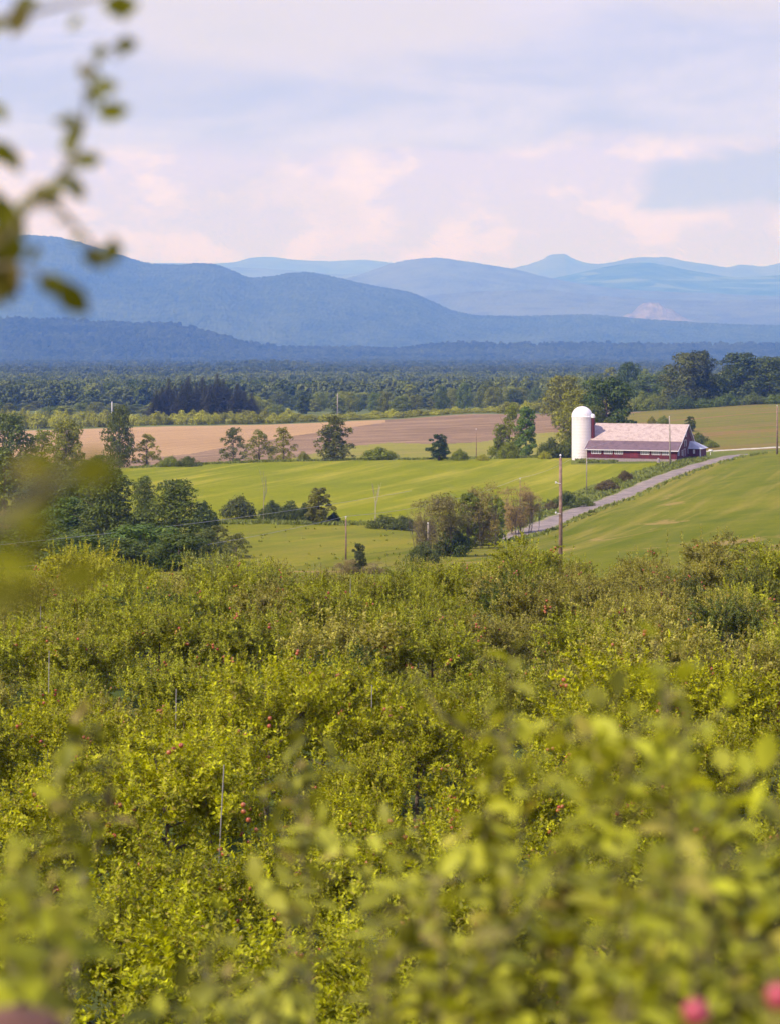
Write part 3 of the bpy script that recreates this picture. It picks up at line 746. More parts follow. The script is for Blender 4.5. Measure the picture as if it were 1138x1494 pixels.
def plant(kind, var, u, vb, hpx, wpx, color, name, label, cat='tree', group=None, D=None, rz=None, lean=0.0, vt=None):
    """a tree whose foot shows at pixel row vb (or stands at distance D) and that is hpx by wpx pixels large"""
    if D is None: X, Dq, z = on_ground(u, vb)
    else: X, Dq = ux(u, D), D; z = float(zg(X, Dq))
    if vt is not None: h = (VH - vt) * K * Dq - z
    else: h = hpx * K * Dq
    wd = wpx * K * Dq * (1.0 if kind in ('bush', 'dead', 'conifer', 'brush') else 1.15); tm, cm = KIND[(kind, var)]
    if kind != 'dead': color = (color[0] * 1.28, color[1] * 1.24, color[2] * 0.6)
    sx = wd / SIL[kind]
    root = empty(name, (X, Dq, z - 0.1), rng.random() * 6.28 if rz is None else rz, (sx, sx, h)); root.rotation_euler.x = 0
    if lean: root.rotation_euler = (0, lean, 0)
    tag(root, label, cat, group)
    if cm:
        link('branches' if kind == 'brush' else 'trunk', tm, root, (0.12, 0.10, 0.08)); link('crown', cm, root, color)
    else: link('branches', tm, root, color)
    return root
# colours
DK = (0.080, 0.100, 0.018); MD = (0.15, 0.18, 0.020); OL = (0.20, 0.195, 0.035); LT = (0.27, 0.28, 0.025); GY = (0.165, 0.175, 0.045); YL = (0.25, 0.25, 0.03)
BR = (0.24, 0.175, 0.135); BK = (0.085, 0.075, 0.05); PINE = (0.078, 0.105, 0.024)
# --- trees along the brow behind the green field
P_ = plant
P_('round', 0, 175, 690, 0, 46, DK, 'oak_tree', 'dark dense tree rising over the stubble field at left', D=660, vt=588)
P_('sparse', 0, 215, 681, 50, 40, LT, 'young_tree', 'light yellow-green young tree before the stubble field')
P_('bush', 0, 247, 681, 20, 36, MD, 'shrub', 'green shrub at the left end of the low hedge before the stubble field', 'shrub', 'hedge shrubs before the stubble field')
P_('bush', 1, 275, 681, 20, 38, DK, 'shrub', 'dark shrub at the right end of the low hedge before the stubble field', 'shrub', 'hedge shrubs before the stubble field')
P_('sparse', 1, 341, 675, 54, 40, DK, 'ash_tree', 'slim dark tree on a bare trunk, leftmost of the row on the field brow')
P_('sparse', 2, 379, 674, 48, 42, GY, 'ash_tree', 'greyish green tree, second of the row on the field brow')
P_('sparse', 0, 414, 673, 52, 40, OL, 'ash_tree', 'pale open tree with forked top on the field brow')
P_('bush', 2, 443, 673, 18, 22, GY, 'shrub', 'small grey-green shrub between the forked tree and the tall willow', 'shrub')
P_('sparse', 1, 488, 672, 70, 56, (0.115, 0.125, 0.05), 'willow_tree', 'tall feathery olive tree with the pole rising behind it')
P_('oval', 2, 486, 672, 52, 40, (0.105, 0.12, 0.045), 'willow_tree', 'shorter olive tree at the foot of the tall feathery one')
P_('bush', 3, 553, 671, 22, 62, MD, 'shrub', 'wide low green shrub on the field brow below the plowed field', 'shrub')
P_('oval', 0, 640, 672, 40, 34, (0.028, 0.055, 0.022), 'juniper_tree', 'small dark egg-shaped tree on the field brow', rz=0.4)
P_('bush', 0, 670, 672, 22, 28, MD, 'shrub', 'light green bush beside the dark egg-shaped tree', 'shrub')
P_('sparse', 2, 733, 668, 82, 40, MD, 'leaning_tree', 'tall leaning tree with an arched top near the middle of the brow', lean=0.18)
P_('oval', 1, 722, 668, 52, 26, MD, 'leaning_tree', 'narrow leafy tree at the foot of the arched leaning tree', lean=0.25)
P_('oval', 1, 767, 667, 76, 40, (0.09, 0.15, 0.03), 'leafy_tree', 'tall bright green tree right of the leaning tree', rz=1)
P_('bush', 1, 742, 669, 34, 34, MD, 'shrub', 'green bush between the leaning tree and the bright green tree', 'shrub')
P_('bush', 2, 704, 672, 12, 20, YL, 'shrub', 'tiny yellow-green bush left of the leaning tree', 'shrub')
P_('bush', 3, 803, 668, 34, 50, DK, 'shrub', 'dark hedge bush just left of the white silo', 'shrub', 'dark bushes left of the silo')
P_('bush', 0, 828, 668, 38, 40, DK, 'shrub', 'dark bush against the foot of the white silo', 'shrub', 'dark bushes left of the silo', D=622)
P_('bush', 1, 794, 669, 15, 20, LT, 'shrub', 'small light green bush before the dark hedge by the silo', 'shrub', D=612)
# --- behind silo and barn
P_('round', 1, 822, 0, 0, 62, GY, 'maple_tree', 'grey-green tree rising behind and left of the silo', D=860, vt=545)
P_('round', 2, 846, 0, 0, 74, (0.18, 0.19, 0.03), 'maple_tree', 'yellowish green tree directly behind the silo top', D=690, vt=566)
P_('round', 3, 884, 0, 0, 92, (0.045, 0.075, 0.022), 'maple_tree', 'big dark dense tree behind the barn and right of the silo', D=675, vt=547)
P_('round', 4, 868, 0, 0, 56, DK, 'maple_tree', 'dark tree filling in between the silo and the barn roof', D=655, vt=590)
P_('bush', 2, 906, 0, 0, 22, DK, 'shrub', 'small dark bush just above the barn ridge at left', 'shrub', D=700, vt=603)
P_('bush', 3, 950, 618, 13, 14, OL, 'shrub', 'small olive bush in the field above the barn ridge', 'shrub')
P_('bush', 0, 967, 619, 16, 20, MD, 'shrub', 'round green bush in the field above the barn ridge', 'shrub')
P_('oval', 0, 1006, 630, 24, 18, DK, 'small_tree', 'small dark cone-shaped tree just right of the barn ridge')
P_('bush', 1, 1018, 652, 26, 40, DK, 'shrub', 'dark spreading bush behind the white-roofed lean-to', 'shrub')
P_('bush', 2, 1036, 653, 14, 26, MD, 'shrub', 'low green bush at the right end of the farmyard', 'shrub')
# --- wood at the right
for i, (u, d, vt, wd, c, kd, vr, lab) in enumerate([
    (1004, 1075, 512, 56, (0.085, 0.10, 0.04), 'oval', 2, 'tall olive tree, highest of the right-hand wood, behind the dry field'),
    (1022, 1080, 509, 36, (0.035, 0.05, 0.025), 'round', 2, 'dark topped tree touching the tallest olive tree of the right-hand wood'),
    (1083, 1080, 512, 66, (0.05, 0.075, 0.035), 'round', 0, 'big dark spreading tree left of the right edge of the wood'),
    (1122, 1075, 518, 46, (0.06, 0.085, 0.035), 'round', 1, 'dark tree at the right edge of the wood'),
    (1160, 1080, 512, 60, (0.05, 0.08, 0.035), 'round', 3, 'dark tree partly cut off by the right edge of the picture'),
    (917, 1180, 526, 30, (0.05, 0.085, 0.04), 'oval', 1, 'narrow pointed tree in the wood above the silo trees'),
    (945, 1160, 545, 44, (0.09, 0.13, 0.045), 'round', 4, 'light green round tree in the wood above the barn ridge'),
    (975, 1170, 538, 34, (0.055, 0.09, 0.04), 'round', 1, 'mid green tree left of the tallest olive tree'),
    (1050, 1150, 545, 44, (0.07, 0.10, 0.04), 'round', 3, 'green tree in the dip of the wood between two tall dark crowns'),
    (998, 1055, 571, 36, (0.055, 0.085, 0.03), 'bush', 0, 'rounded dark bush at the foot of the tallest olive tree'),
    (1028, 1060, 578, 36, (0.08, 0.12, 0.03), 'bush', 1, 'green bush right of the rounded dark bush at the field edge'),
    (1060, 1058, 570, 34, (0.08, 0.12, 0.03), 'bush', 2, 'green bush below the big spreading tree, left one'),
    (1100, 1055, 570, 34, (0.09, 0.12, 0.035), 'bush', 3, 'green bush below the big spreading tree, right one'),
    (1132, 1053, 571, 30, (0.10, 0.14, 0.035), 'bush', 1, 'light green bush at the right edge of the dry field')]):
    P_('round' if kd == 'oval' else kd, vr, u, 0, 0, wd * 1.35, c, 'bush' if kd == 'bush' else 'wood_tree', lab, 'shrub' if kd == 'bush' else 'tree', D=d, vt=vt, rz=i)
# --- conifer grove
for i, (u, vt) in enumerate([(229, 566), (237, 556), (247, 551), (256, 556), (266, 550), (276, 547), (287, 553), (296, 548), (308, 551), (318, 544), (327, 546), (337, 556), (347, 558), (357, 566), (368, 572), (242, 560), (272, 556), (302, 556), (332, 553), (352, 568)]):
    P_('conifer', i % 3, u, 0, 0, 50 + (i * 7) % 14, (0.060, 0.058, 0.034), 'spruce_tree', ['short', 'tall'][int(vt < 554)] + ' almost black spruce in the ' + ['left', 'middle', 'right'][int(np.searchsorted([270, 322], u))] + ' of the dense conifer grove', 'conifer', 'spruces of the dark grove', D=1190 + (i % 4) * 14, vt=vt + [0, 7, -2, 4, 9, -1, 3][i % 7])
# --- hedgerow behind the stubble and plowed fields
GH = np.random.default_rng(77)
for i, u in enumerate(np.arange(-40, 1180, 10.5)):
    if 905 < u: 
        top = np.interp(u, [905, 1000, 1180], [572, 572, 566]); base_c = (0.16, 0.19, 0.035)
    else:
        top = np.interp(u, [0, 100, 210, 290, 400, 520, 600, 700, 760, 900], [592, 596, 601, 599, 598, 600, 597, 592, 582, 575]); base_c = (0.26, 0.27, 0.045)
    top += GH.normal() * 3; k = 0.7 + 0.6 * GH.random(); c = tuple(x * k for x in base_c)
    sec = ['at the left edge', 'left of the spruce grove', 'below the spruce grove', 'right of the spruce grove', 'above the tall willow', 'above the middle of the plowed field', 'above the leaning tree', 'behind the silo', 'behind the barn', 'above the dry field at right'][int(np.searchsorted([60, 215, 385, 450, 540, 690, 790, 870, 1000], u))]
    hl = ('pale' if k > 1 else 'dark') + ' olive shrub in the long field hedgerow, ' + sec
    P_('bush', int(GH.integers(4)), float(u + GH.normal() * 2), 0, 0, 24 + 16 * GH.random(), c, 'hedge_shrub', hl, 'shrub', 'shrubs of the hedgerow behind the harvested fields', D=1070 + 25 * GH.random(), vt=float(top))
# --- second belt of trees
for i in range(170):
    u = -60 + 1260 * (i + GH.random()) / 170; d = 1230 + 430 * GH.random()
    top = np.interp(u, [-60, 60, 200, 420, 480, 560, 640, 760, 900, 1138], [592, 590, 590, 576, 572, 574, 572, 562, 549, 546]) + GH.normal() * 5
    k = 0.65 + 0.7 * GH.random(); c = tuple(x * k for x in [(0.085, 0.12, 0.035), (0.125, 0.155, 0.04), (0.18, 0.20, 0.05)][int(GH.integers(3))])
    P_('round' if GH.random() < 0.7 else 'oval', int(GH.integers(3)), float(u), 0, 0, 20 + 12 * GH.random(), c, 'belt_tree', ('bright' if k > 1 else 'dark') + ' leafy tree of the belt beyond the hedgerow, ' + ['at the left edge', 'left of the spruce grove', 'right of the spruce grove', 'above the plowed field', 'left of the silo', 'behind the barn', 'at the right'][int(np.searchsorted([90, 240, 420, 600, 760, 950], u))], 'tree', 'trees of the belt beyond the hedgerow', D=float(d), vt=float(top))
# --- dark clump at the left
for i, (kd, vr, u, d, vt, wd, c, nm, lab) in enumerate([
    ('round', 1, 14, 560, 600, 70, (0.085, 0.115, 0.045), 'leafy_tree', 'green tree at the left edge level with the stubble field'),
    ('sparse', 0, 62, 600, 625, 60, MD, 'leafy_tree', 'open green tree near the left edge before the stubble field'),
    ('round', 3, 97, 560, 610, 54, GY, 'leafy_tree', 'grey-green tree left of the dark oak over the stubble field'),
    ('round', 1, 72, 420, 672, 96, (0.08, 0.105, 0.025), 'leafy_tree', 'dark green tree level with the green field, behind the blurred leaves'),
    ('round', 0, 150, 520, 662, 60, (0.075, 0.10, 0.03), 'leafy_tree', 'dark green tree below the dark oak at the field corner'),
    ('oval', 1, 8, 420, 650, 60, (0.10, 0.13, 0.035), 'leafy_tree', 'upright green tree touching the left edge above the brown brush'),
    ('pine', 1, 108, 335, 688, 110, PINE, 'pine_tree', 'dark pine left of the pair beside the green field'),
    ('round', 2, 45, 470, 662, 80, (0.07, 0.10, 0.035), 'leafy_tree', 'mid green tree partly veiled by blurred leaves at left'),
    ('round', 0, 130, 480, 668, 60, GY, 'leafy_tree', 'grey-green tree behind the left pine'),
    ('pine', 0, 158, 310, 672, 135, PINE, 'pine_tree', 'large dark pine, left one of the pair beside the green field'),
    ('pine', 1, 258, 310, 693, 125, PINE, 'pine_tree', 'large dark pine, right one of the pair beside the green field'),
    ('pine', 2, 212, 350, 690, 60, PINE, 'pine_tree', 'narrow dark pine between the two large pines'),
    ('pine', 0, 60, 360, 690, 110, (0.04, 0.07, 0.03), 'pine_tree', 'dark pine behind the blurred yellow leaves at left'),
    ('round', 4, 108, 315, 722, 100, (0.075, 0.125, 0.038), 'leafy_tree', 'mid green spreading tree in front of the left pine'),
    ('round', 1, 205, 238, 762, 125, (0.08, 0.135, 0.035), 'leafy_tree', 'rounded brighter green tree at the foot of the two pines'),
    ('bush', 2, 268, 240, 782, 90, (0.075, 0.11, 0.03), 'shrub', 'green bush right of the rounded green tree in the clump'),
    ('round', 2, 30, 250, 745, 120, (0.075, 0.105, 0.03), 'leafy_tree', 'green tree low in the clump at the left edge'),
    ('round', 3, 118, 236, 775, 110, (0.085, 0.125, 0.03), 'leafy_tree', 'green tree just behind the tall yellow-green apple shoots at left'),
    ('pine', 2, 305, 255, 770, 80, (0.07, 0.09, 0.03), 'scrub_tree', 'dark scrubby tree at the meadow end of the clump'),
    ('round', 0, 178, 231, 782, 90, (0.07, 0.10, 0.025), 'leafy_tree', 'low dark tree right behind the orchard edge, left of the rounded green one'),
    ('round', 3, 262, 229, 775, 90, (0.065, 0.095, 0.025), 'leafy_tree', 'dark round tree at the foot of the right pine, touching the orchard'),
    ('bush', 1, 318, 226, 800, 60, (0.08, 0.10, 0.03), 'shrub', 'low dark bush at the meadow corner behind the orchard edge'),
    ('bush', 3, 300, 372, 724, 44, (0.045, 0.07, 0.03), 'shrub', 'dark shrub at the right end of the pine clump')]):
    P_(kd, vr, u, 0, 0, wd, c, nm, lab, 'shrub' if nm == 'shrub' else 'tree', D=d, vt=vt, rz=i * 1.7)
P_('brush', 1, 22, 0, 0, 90, (0.20, 0.15, 0.11), 'bare_shrub', 'leafless brown brush at the left edge below the wires', 'shrub', D=290, vt=745)
for i, (u, d, vt, wd) in enumerate([(318, 300, 764, 50), (345, 285, 775, 42)]):
    P_('sparse', i, u, 0, 0, wd, (0.12, 0.13, 0.05), 'scrub_tree', ['thin olive scrub tree beside the pine clump', 'low sparse scrub at the meadow corner'][i], 'shrub', D=d, vt=vt)
# --- shrubs between meadow and green field
for i, (kd, vr, u, vb, h, wd, c, lab) in enumerate([
    ('bush', 0, 347, 757, 42, 58, (0.07, 0.085, 0.035), 'rounded dark shrub, leftmost of the row between meadow and green field'),
    ('bush', 1, 398, 760, 38, 44, (0.055, 0.075, 0.025), 'dark shrub just right of the dead tree in the meadow row'),
    ('bush', 2, 424, 762, 38, 46, (0.055, 0.075, 0.025), 'dark shrub in the middle of the meadow row'),
    ('bush', 3, 445, 763, 34, 42, (0.05, 0.07, 0.025), 'dark shrub left of the lighter upright tree in the meadow row'),
    ('oval', 0, 466, 765, 56, 40, (0.13, 0.13, 0.035), 'lighter olive upright tree standing in the meadow shrub row'),
    ('bush', 1, 488, 764, 22, 22, (0.03, 0.045, 0.02), 'small very dark shrub at the right end of the meadow row'),
    ('bush', 2, 562, 772, 26, 58, DK, 'low dark green bush left of the grey brush thicket'),
    ('bush', 0, 590, 774, 28, 50, (0.075, 0.095, 0.035), 'olive bush touching the grey brush thicket')]):
    P_(kd, vr, u, vb, h, wd, c, 'small_tree' if kd == 'oval' else 'shrub', lab, 'tree' if kd == 'oval' else 'shrub')
P_('dead', 0, 385, 760, 80, 22, (0.33, 0.29, 0.24), 'dead_tree', 'bare pale dead tree rising from the dark shrub row', 'dead tree')
P_('dead', 1, 547, 767, 66, 26, (0.40, 0.35, 0.26), 'dead_tree', 'bare dead tree alone in the green field', 'dead tree')
# --- brush thicket by the road
for i, (kd, vr, u, vb, h, wd, c, lab) in enumerate([
    ('brush', 0, 622, 806, 84, 50, (0.17, 0.145, 0.105), 'leafless grey-brown brush at the left of the roadside thicket'),
    ('brush', 1, 652, 812, 92, 84, (0.145, 0.13, 0.085), 'wide leafless grey brush in the middle left of the roadside thicket'),
    ('bush', 1, 660, 812, 54, 62, (0.045, 0.07, 0.028), 'dark green bush under the grey brush of the thicket'),
    ('oval', 1, 682, 800, 84, 44, (0.12, 0.15, 0.04), 'green leafy tree in the middle of the roadside thicket'),
    ('brush', 2, 704, 800, 96, 70, (0.19, 0.155, 0.10), 'brown leafless brush right of the green thicket tree'),
    ('oval', 2, 722, 790, 70, 36, (0.15, 0.19, 0.035), 'bright green bush at the right of the thicket middle'),
    ('brush', 0, 750, 781, 76, 52, (0.27, 0.20, 0.15), 'pinkish brown bare saplings at the road end of the thicket'),
    ('brush', 1, 772, 778, 64, 42, (0.27, 0.20, 0.155), 'pinkish brown bare saplings touching the road'),
    ('bush', 3, 700, 796, 26, 70, (0.08, 0.09, 0.035), 'low dark undergrowth bush beneath the brown brush'),
    ('bush', 2, 618, 822, 40, 50, (0.07, 0.09, 0.04), 'grey-green bush at the lower left of the thicket')]):
    P_(kd, vr, u, vb, h, wd, c, 'brush' if kd == 'brush' else ('shrub' if kd == 'bush' else 'small_tree'), lab, 'tree' if kd == 'oval' else 'shrub', rz=i * 2.1)
P_('oval', 0, 524, 0, 0, 24, (0.045, 0.06, 0.04), 'juniper_tree', 'small dark pointed juniper between orchard and meadow', D=222, vt=790)
P_('brush', 2, 507, 0, 0, 44, (0.22, 0.175, 0.13), 'bare_shrub', 'bare brown bush left of the small dark juniper', 'shrub', D=220, vt=814)
P_('brush', 0, 548, 0, 0, 46, (0.20, 0.165, 0.12), 'bare_shrub', 'bare brown bush right of the small dark juniper', 'shrub', D=221, vt=818)
# --- roadside shrubs by the barn
for i, (vr, u, vb, h, wd, c, lab) in enumerate([
    (0, 884, 716, 21, 40, (0.10, 0.075, 0.05), 'dark brown bush between the roadside pole and the road'),
    (1, 911, 702, 20, 27, (0.10, 0.075, 0.05), 'smaller dark brown bush nearer the barn'),
    (2, 826, 741, 30, 42, (0.06, 0.085, 0.03), 'dark green bush beside the tall wooden pole'),
    (3, 803, 744, 16, 26, (0.12, 0.10, 0.07), 'low brownish bush left of the tall wooden pole'),
    (1, 851, 740, 20, 34, (0.09, 0.12, 0.035), 'light green bush by the foot of the roadside pole'),
    (0, 898, 706, 14, 20, (0.17, 0.20, 0.03), 'small yellow-green bush between the two brown bushes')]):
    P_('bush', vr, u, vb, h, wd, c, 'shrub', lab, 'shrub')

# --- weeds dotted through the meadow and along the barn
def tufts(name, pts, size, m, color):
    P = np.array(pts); g = np.random.default_rng(3); n = len(P); k = 7
    T = norm(np.repeat([[0, 0, 1.0]], n * k, 0) + g.normal(size=(n * k, 3)) * 0.45); Pp = np.repeat(P, k, 0) + g.normal(size=(n * k, 3)) * [size * .3, size * .3, 0]
    L = size * (0.6 + 0.8 * g.random(n * k)); V, F = leaf_cards(Pp, T, rdir(g, n * k), L, L * 0.45)
    return tag(link(name, mesh_np(name, V, F, m), None, color), kind='stuff')
pts = []
for i in range(150):
    u = 300 + 420 * random.random(); v = 766 + 62 * random.random()
    if random.random() < 0.6: X, D, z = on_ground(u, v); pts.append((X, D, z - 0.05))
tag(tufts('weeds', pts, 0.34, M['leaf'], (0.22, 0.23, 0.03)), 'coarse weeds dotted over the rough meadow', 'weeds')
pts = []
for i in range(1400):
    u = 840 + 190 * random.random(); X, D, z = on_ground(u, 667 + 6 * random.random() + (3 if u < 900 else 0)); pts.append((X, D, z - 0.05))
for i in range(900):
    d = 400 + 200 * random.random(); s = -3.8 - 9 * random.random() ** 1.6; X = float(road_x(np.array([d]))[0]) + s; pts.append((X, d, float(zg(X, d)) - 0.05))
for i in range(2600):
    u = 190 + 640 * random.random(); d = (626 if random.random() < 0.5 else 394) + random.gauss(0, 1.6); X = ux(u, d)
    if X < float(road_x(np.array([min(d, 750)]))[0]) - 4: pts.append((X, d, float(zg(X, d)) - 0.05))
for i in range(350):
    d = 352 + 280 * random.random(); X = float(road_x(np.array([d]))[0]) + 4.0 + 2.5 * random.random() ** 2; pts.append((X, d, float(zg(X, d)) - 0.15))
tag(tufts('tall_grass', pts, 0.6, M['leaf'], (0.20, 0.23, 0.05)), 'tall green grass along the barn and the road verge', 'grass')

# ------------------------------------------------------------------ far woods (beyond counting)
def wood_crown_mat(name, c1, c2):
    m, t, b = mat(name); oi = t.new('ShaderNodeObjectInfo')
    n = t.noise(oi.outputs['Location'], 0.006, 3, 0.6)
    f = t.math('ADD', t.math('MULTIPLY', t.ramp(n, 0.35, 0.65), 0.5), t.math('MULTIPLY', oi.outputs['Random'], 0.5))
    col = t.mix(f, c1, c2); r = t.new('ShaderNodeNewGeometry').outputs['Random Per Island']
    v = t.new('ShaderNodeCombineColor'); q = t.math('ADD', 0.6, t.math('MULTIPLY', r, 0.8)); [t.link(q, v.inputs[i]) for i in range(3)]
    t.link(t.mix(1.0, col, v.outputs[0], 'MULTIPLY'), b.inputs['Base Color']); b.inputs['Roughness'].default_value = 0.9; b.inputs['Specular IOR Level'].default_value = 0.1
    return m
def woods(name, pts, h, label, c1, c2, seed):
    """a wood too large to count: simple leafy crowns set on the points of one mesh"""
    m = wood_crown_mat(name + '_crowns', c1, c2)
    col = bpy.data.collections.new(name + '_kinds')
    for k in range(4):
        g = random.Random(500 + k); me = lobes_crown(400 + k, broad_lobes(g, 0.46, 0.05, 26), 2200, 0.065, m, 0.95)
        col.objects.link(bpy.data.objects.new('wood_tree_kind', me))
    me = bpy.data.meshes.new(name); me.vertices.add(len(pts)); me.vertices.foreach_set('co', np.asarray(pts, np.float32).ravel()); me.update()
    o = link(name, me); tag(o, label, 'woods', kind='stuff')
    ng = bpy.data.node_groups.new(name + '_scatter', 'GeometryNodeTree')
    ng.interface.new_socket('Geometry', in_out='INPUT', socket_type='NodeSocketGeometry'); ng.interface.new_socket('Geometry', in_out='OUTPUT', socket_type='NodeSocketGeometry')
    t = N(ng); gi = t.new('NodeGroupInput'); go = t.new('NodeGroupOutput'); ip = t.new('GeometryNodeInstanceOnPoints'); ci = t.new('GeometryNodeCollectionInfo')
    ci.inputs[0].default_value = col; ci.inputs['Separate Children'].default_value = True; ci.inputs['Reset Children'].default_value = True
    ip.inputs['Pick Instance'].default_value = True
    ri = t.new('FunctionNodeRandomValue', data_type='INT'); ri.inputs[4].default_value = 0; ri.inputs[5].default_value = 3; t.link(ri.outputs[2], ip.inputs['Instance Index'])
    rr = t.new('FunctionNodeRandomValue', data_type='FLOAT_VECTOR'); rr.inputs[0].default_value = (0, 0, 0); rr.inputs[1].default_value = (0.1, 0.1, 6.28); t.link(rr.outputs[0], ip.inputs['Rotation'])
    rs = t.new('FunctionNodeRandomValue', data_type='FLOAT_VECTOR'); rs.inputs[0].default_value = (h * 0.75, h * 0.75, h * 0.6); rs.inputs[1].default_value = (h * 1.3, h * 1.3, h * 1.25); rs.inputs['Seed'].default_value = seed; t.link(rs.outputs[0], ip.inputs['Scale'])
    t.link(gi.outputs[0], ip.inputs['Points']); t.link(ci.outputs[0], ip.inputs['Instance']); t.link(ip.outputs[0], go.inputs[0])
    md = o.modifiers.new('scatter', 'NODES'); md.node_group = ng
    return o
g = np.random.default_rng(9)
n = 9000; D = 1500 * (3200 / 1500) ** (g.random(n) ** 0.8); u = -120 + 1380 * g.random(n); X = ux(u, D)
keep = fbm(X / 180, D / 150, 66, 3) + 0.07 + 0.35 * np.clip((D - 1800) / 1500, 0, 1) > g.random(n) * 0.22; X, D, u = X[keep], D[keep], u[keep]
woods('woods', np.stack([X, D, zg(X, D)], -1), 15.0, 'continuous far woods spread over the valley plain beyond the tree belts', (0.055, 0.085, 0.02), (0.20, 0.22, 0.055), 1)
n = 14000; D = 3200 * (8200 / 3200) ** g.random(n); u = -120 + 1380 * g.random(n); X = ux(u, D)
woods('woods', np.stack([X, D, zg(X, D) - 2], -1), 20.0, 'farthest part of the wooded plain at the foot of the blue hills', (0.05, 0.075, 0.02), (0.13, 0.15, 0.05), 4)
def on_ridge(V, n, seed, tmin=0):
    g = np.random.default_rng(seed); a = g.integers(tmin, V.shape[0] - 24, n); b = g.integers(1, V.shape[1] - 1, n)
    k = (V[a, b, 0] / (K * V[a, b, 1]) + U0 > -120) & (V[a, b, 0] / (K * V[a, b, 1]) + U0 < 1260)
    return V[a, b][k] + g.normal(size=(k.sum(), 3)) * [3, 6, 0]
P = on_ridge(VH3, 9000, 4, 5); P[:, 2] -= 3; woods('woods', P, 15.0, 'low wooded rise in front of the blue hills', (0.05, 0.08, 0.018), (0.17, 0.19, 0.05), 2)
P = on_ridge(VH5, 24000, 5, 5); P[:, 2] -= 5; woods('woods', P, 21.0, 'forest covering the nearest blue hill', (0.035, 0.055, 0.015), (0.14, 0.16, 0.045), 3)

# ------------------------------------------------------------------ barn
Xb, Db, _ = on_ground(855, 668.5, 560); Db = 601.0; Xb = ux(855, Db); zb = -(668.2 - VH) * K * Db
BROT = -R(20)
barn = empty('barn', (Xb, Db, zb), BROT)
tag(barn, 'long dark red barn with pinkish shingle roof and white windows beside the road', 'barn')
LEN = 22.9
def wall_mat(name, col, board=3.2):
    m, t, b = mat(name); c = t.new('ShaderNodeTexCoord').outputs['Object']
    wv = t.new('ShaderNodeTexWave'); wv.inputs['Scale'].default_value = board; wv.inputs['Distortion'].default_value = 0.4; t.link(t.mapping(c, rot=(0, 0, R(45))), wv.inputs['Vector'])
    n = t.noise(t.mapping(c, scale=(1.2, 1.2, 0.35)), 1.0, 5, 0.65)
    cc = t.mix(t.ramp(n, 0.35, 0.7), tuple(x * 0.75 for x in col), tuple(x * 1.25 for x in col)); cc = t.mix(t.math('MULTIPLY', wv.outputs['Fac'], 0.22), cc, tuple(x * 0.4 for x in col))
    t.link(cc, b.inputs['Base Color']); b.inputs['Roughness'].default_value = 0.8; return m
RED = wall_mat('red_boards', (0.125, 0.012, 0.019))
def roof_mat(name, c1, c2, c3):
    m, t, b = mat(name); c = t.new('ShaderNodeTexCoord').outputs['Object']
    br = t.new('ShaderNodeTexBrick'); br.inputs['Scale'].default_value = 1.6; br.inputs['Mortar Size'].default_value = 0.015
    br.inputs['Color1'].default_value = (*c1, 1); br.inputs['Color2'].default_value = (*c2, 1); br.inputs['Mortar'].default_value = (*c3, 1)
    t.link(c, br.inputs['Vector']); n = t.noise(c, 0.9, 5, 0.7)
    t.link(t.mix(t.math('MULTIPLY', t.ramp(n, 0.45, 0.65), 0.75), br.outputs['Color'], c3), b.inputs['Base Color']); b.inputs['Roughness'].default_value = 0.9; return m
ROOF1 = roof_mat('pale_shingles', (0.58, 0.46, 0.405), (0.49, 0.38, 0.335), (0.32, 0.23, 0.195))
ROOF2 = roof_mat('old_shingles', (0.20, 0.13, 0.14), (0.16, 0.10, 0.115), (0.10, 0.065, 0.075))
GLASS = plain('window_glass', (0.22, 0.20, 0.24), 0.12, 0.3, 1.5)
STONE = plain('foundation', (0.30, 0.25, 0.24), 0.9, 0.2, 2)
pr = [(0, 2.35), (4.0, 4.3), (11.0, 8.1), (17.0, 3.9)]       # depth, height of the roof line
def side_prism(mb, poly, x0, x1):
    n = len(poly); vs = [(x0, a, b) for a, b in poly] + [(x1, a, b) for a, b in poly]
    mb.add(vs, [(i, (i + 1) % n, n + (i + 1) % n, n + i) for i in range(n)] + [tuple(range(n))[::-1], tuple(range(n, 2 * n))])
b = MB(); side_prism(b, [(0, 0.08), (17, 0.08), (17, 3.75), (11, 7.9), (4, 4.12), (0, 2.2)], 0, LEN); b.build('wall', RED, barn)
b = MB(); b.box(-0.05, LEN + 0.05, -0.06, 17.05, -3.0, 0.08); b.build('foundation', STONE, barn)
def slab(mb, p, q, x0, x1, th):
    (a, c), (d, e) = p, q; mb.add([(x0, a, c), (x1, a, c), (x1, d, e), (x0, d, e), (x0, a, c + th), (x1, a, c + th), (x1, d, e + th), (x0, d, e + th)], [(0, 1, 2, 3), (4, 5, 6, 7), (0, 1, 5, 4), (1, 2, 6, 5), (2, 3, 7, 6), (3, 0, 4, 7)])
b = MB(); slab(b, (-0.5, 2.10), (3.9, 4.20), -0.4, LEN + 0.45, 0.13); o = b.build('roof', ROOF2, barn); o['label'] = 'darker purplish lower roof of the barn'
b = MB(); slab(b, (3.7, 4.20), (11.05, 8.12), -0.45, LEN + 0.5, 0.15); slab(b, (11.05, 8.12), (17.5, 3.6), -0.45, LEN + 0.5, 0.15); r1 = b.build('roof', ROOF1, barn); r1['label'] = 'pale pinkish shingled upper roof of the barn'
b = MB()
for x in (LEN + 0.5, -0.53):
    for p, q in (((-0.5, 2.02), (3.8, 4.08)), ((3.8, 4.14), (11.05, 8.08)), ((11.05, 8.08), (17.5, 3.56))): slab(b, p, q, x, x + 0.06, 0.24)
b.build('barge_board', M['paint'], barn)
b = MB(); b.box(-0.4, LEN + 0.45, -0.56, -0.48, 2.02, 2.22); b.build('eave_trim', M['paint'], barn)
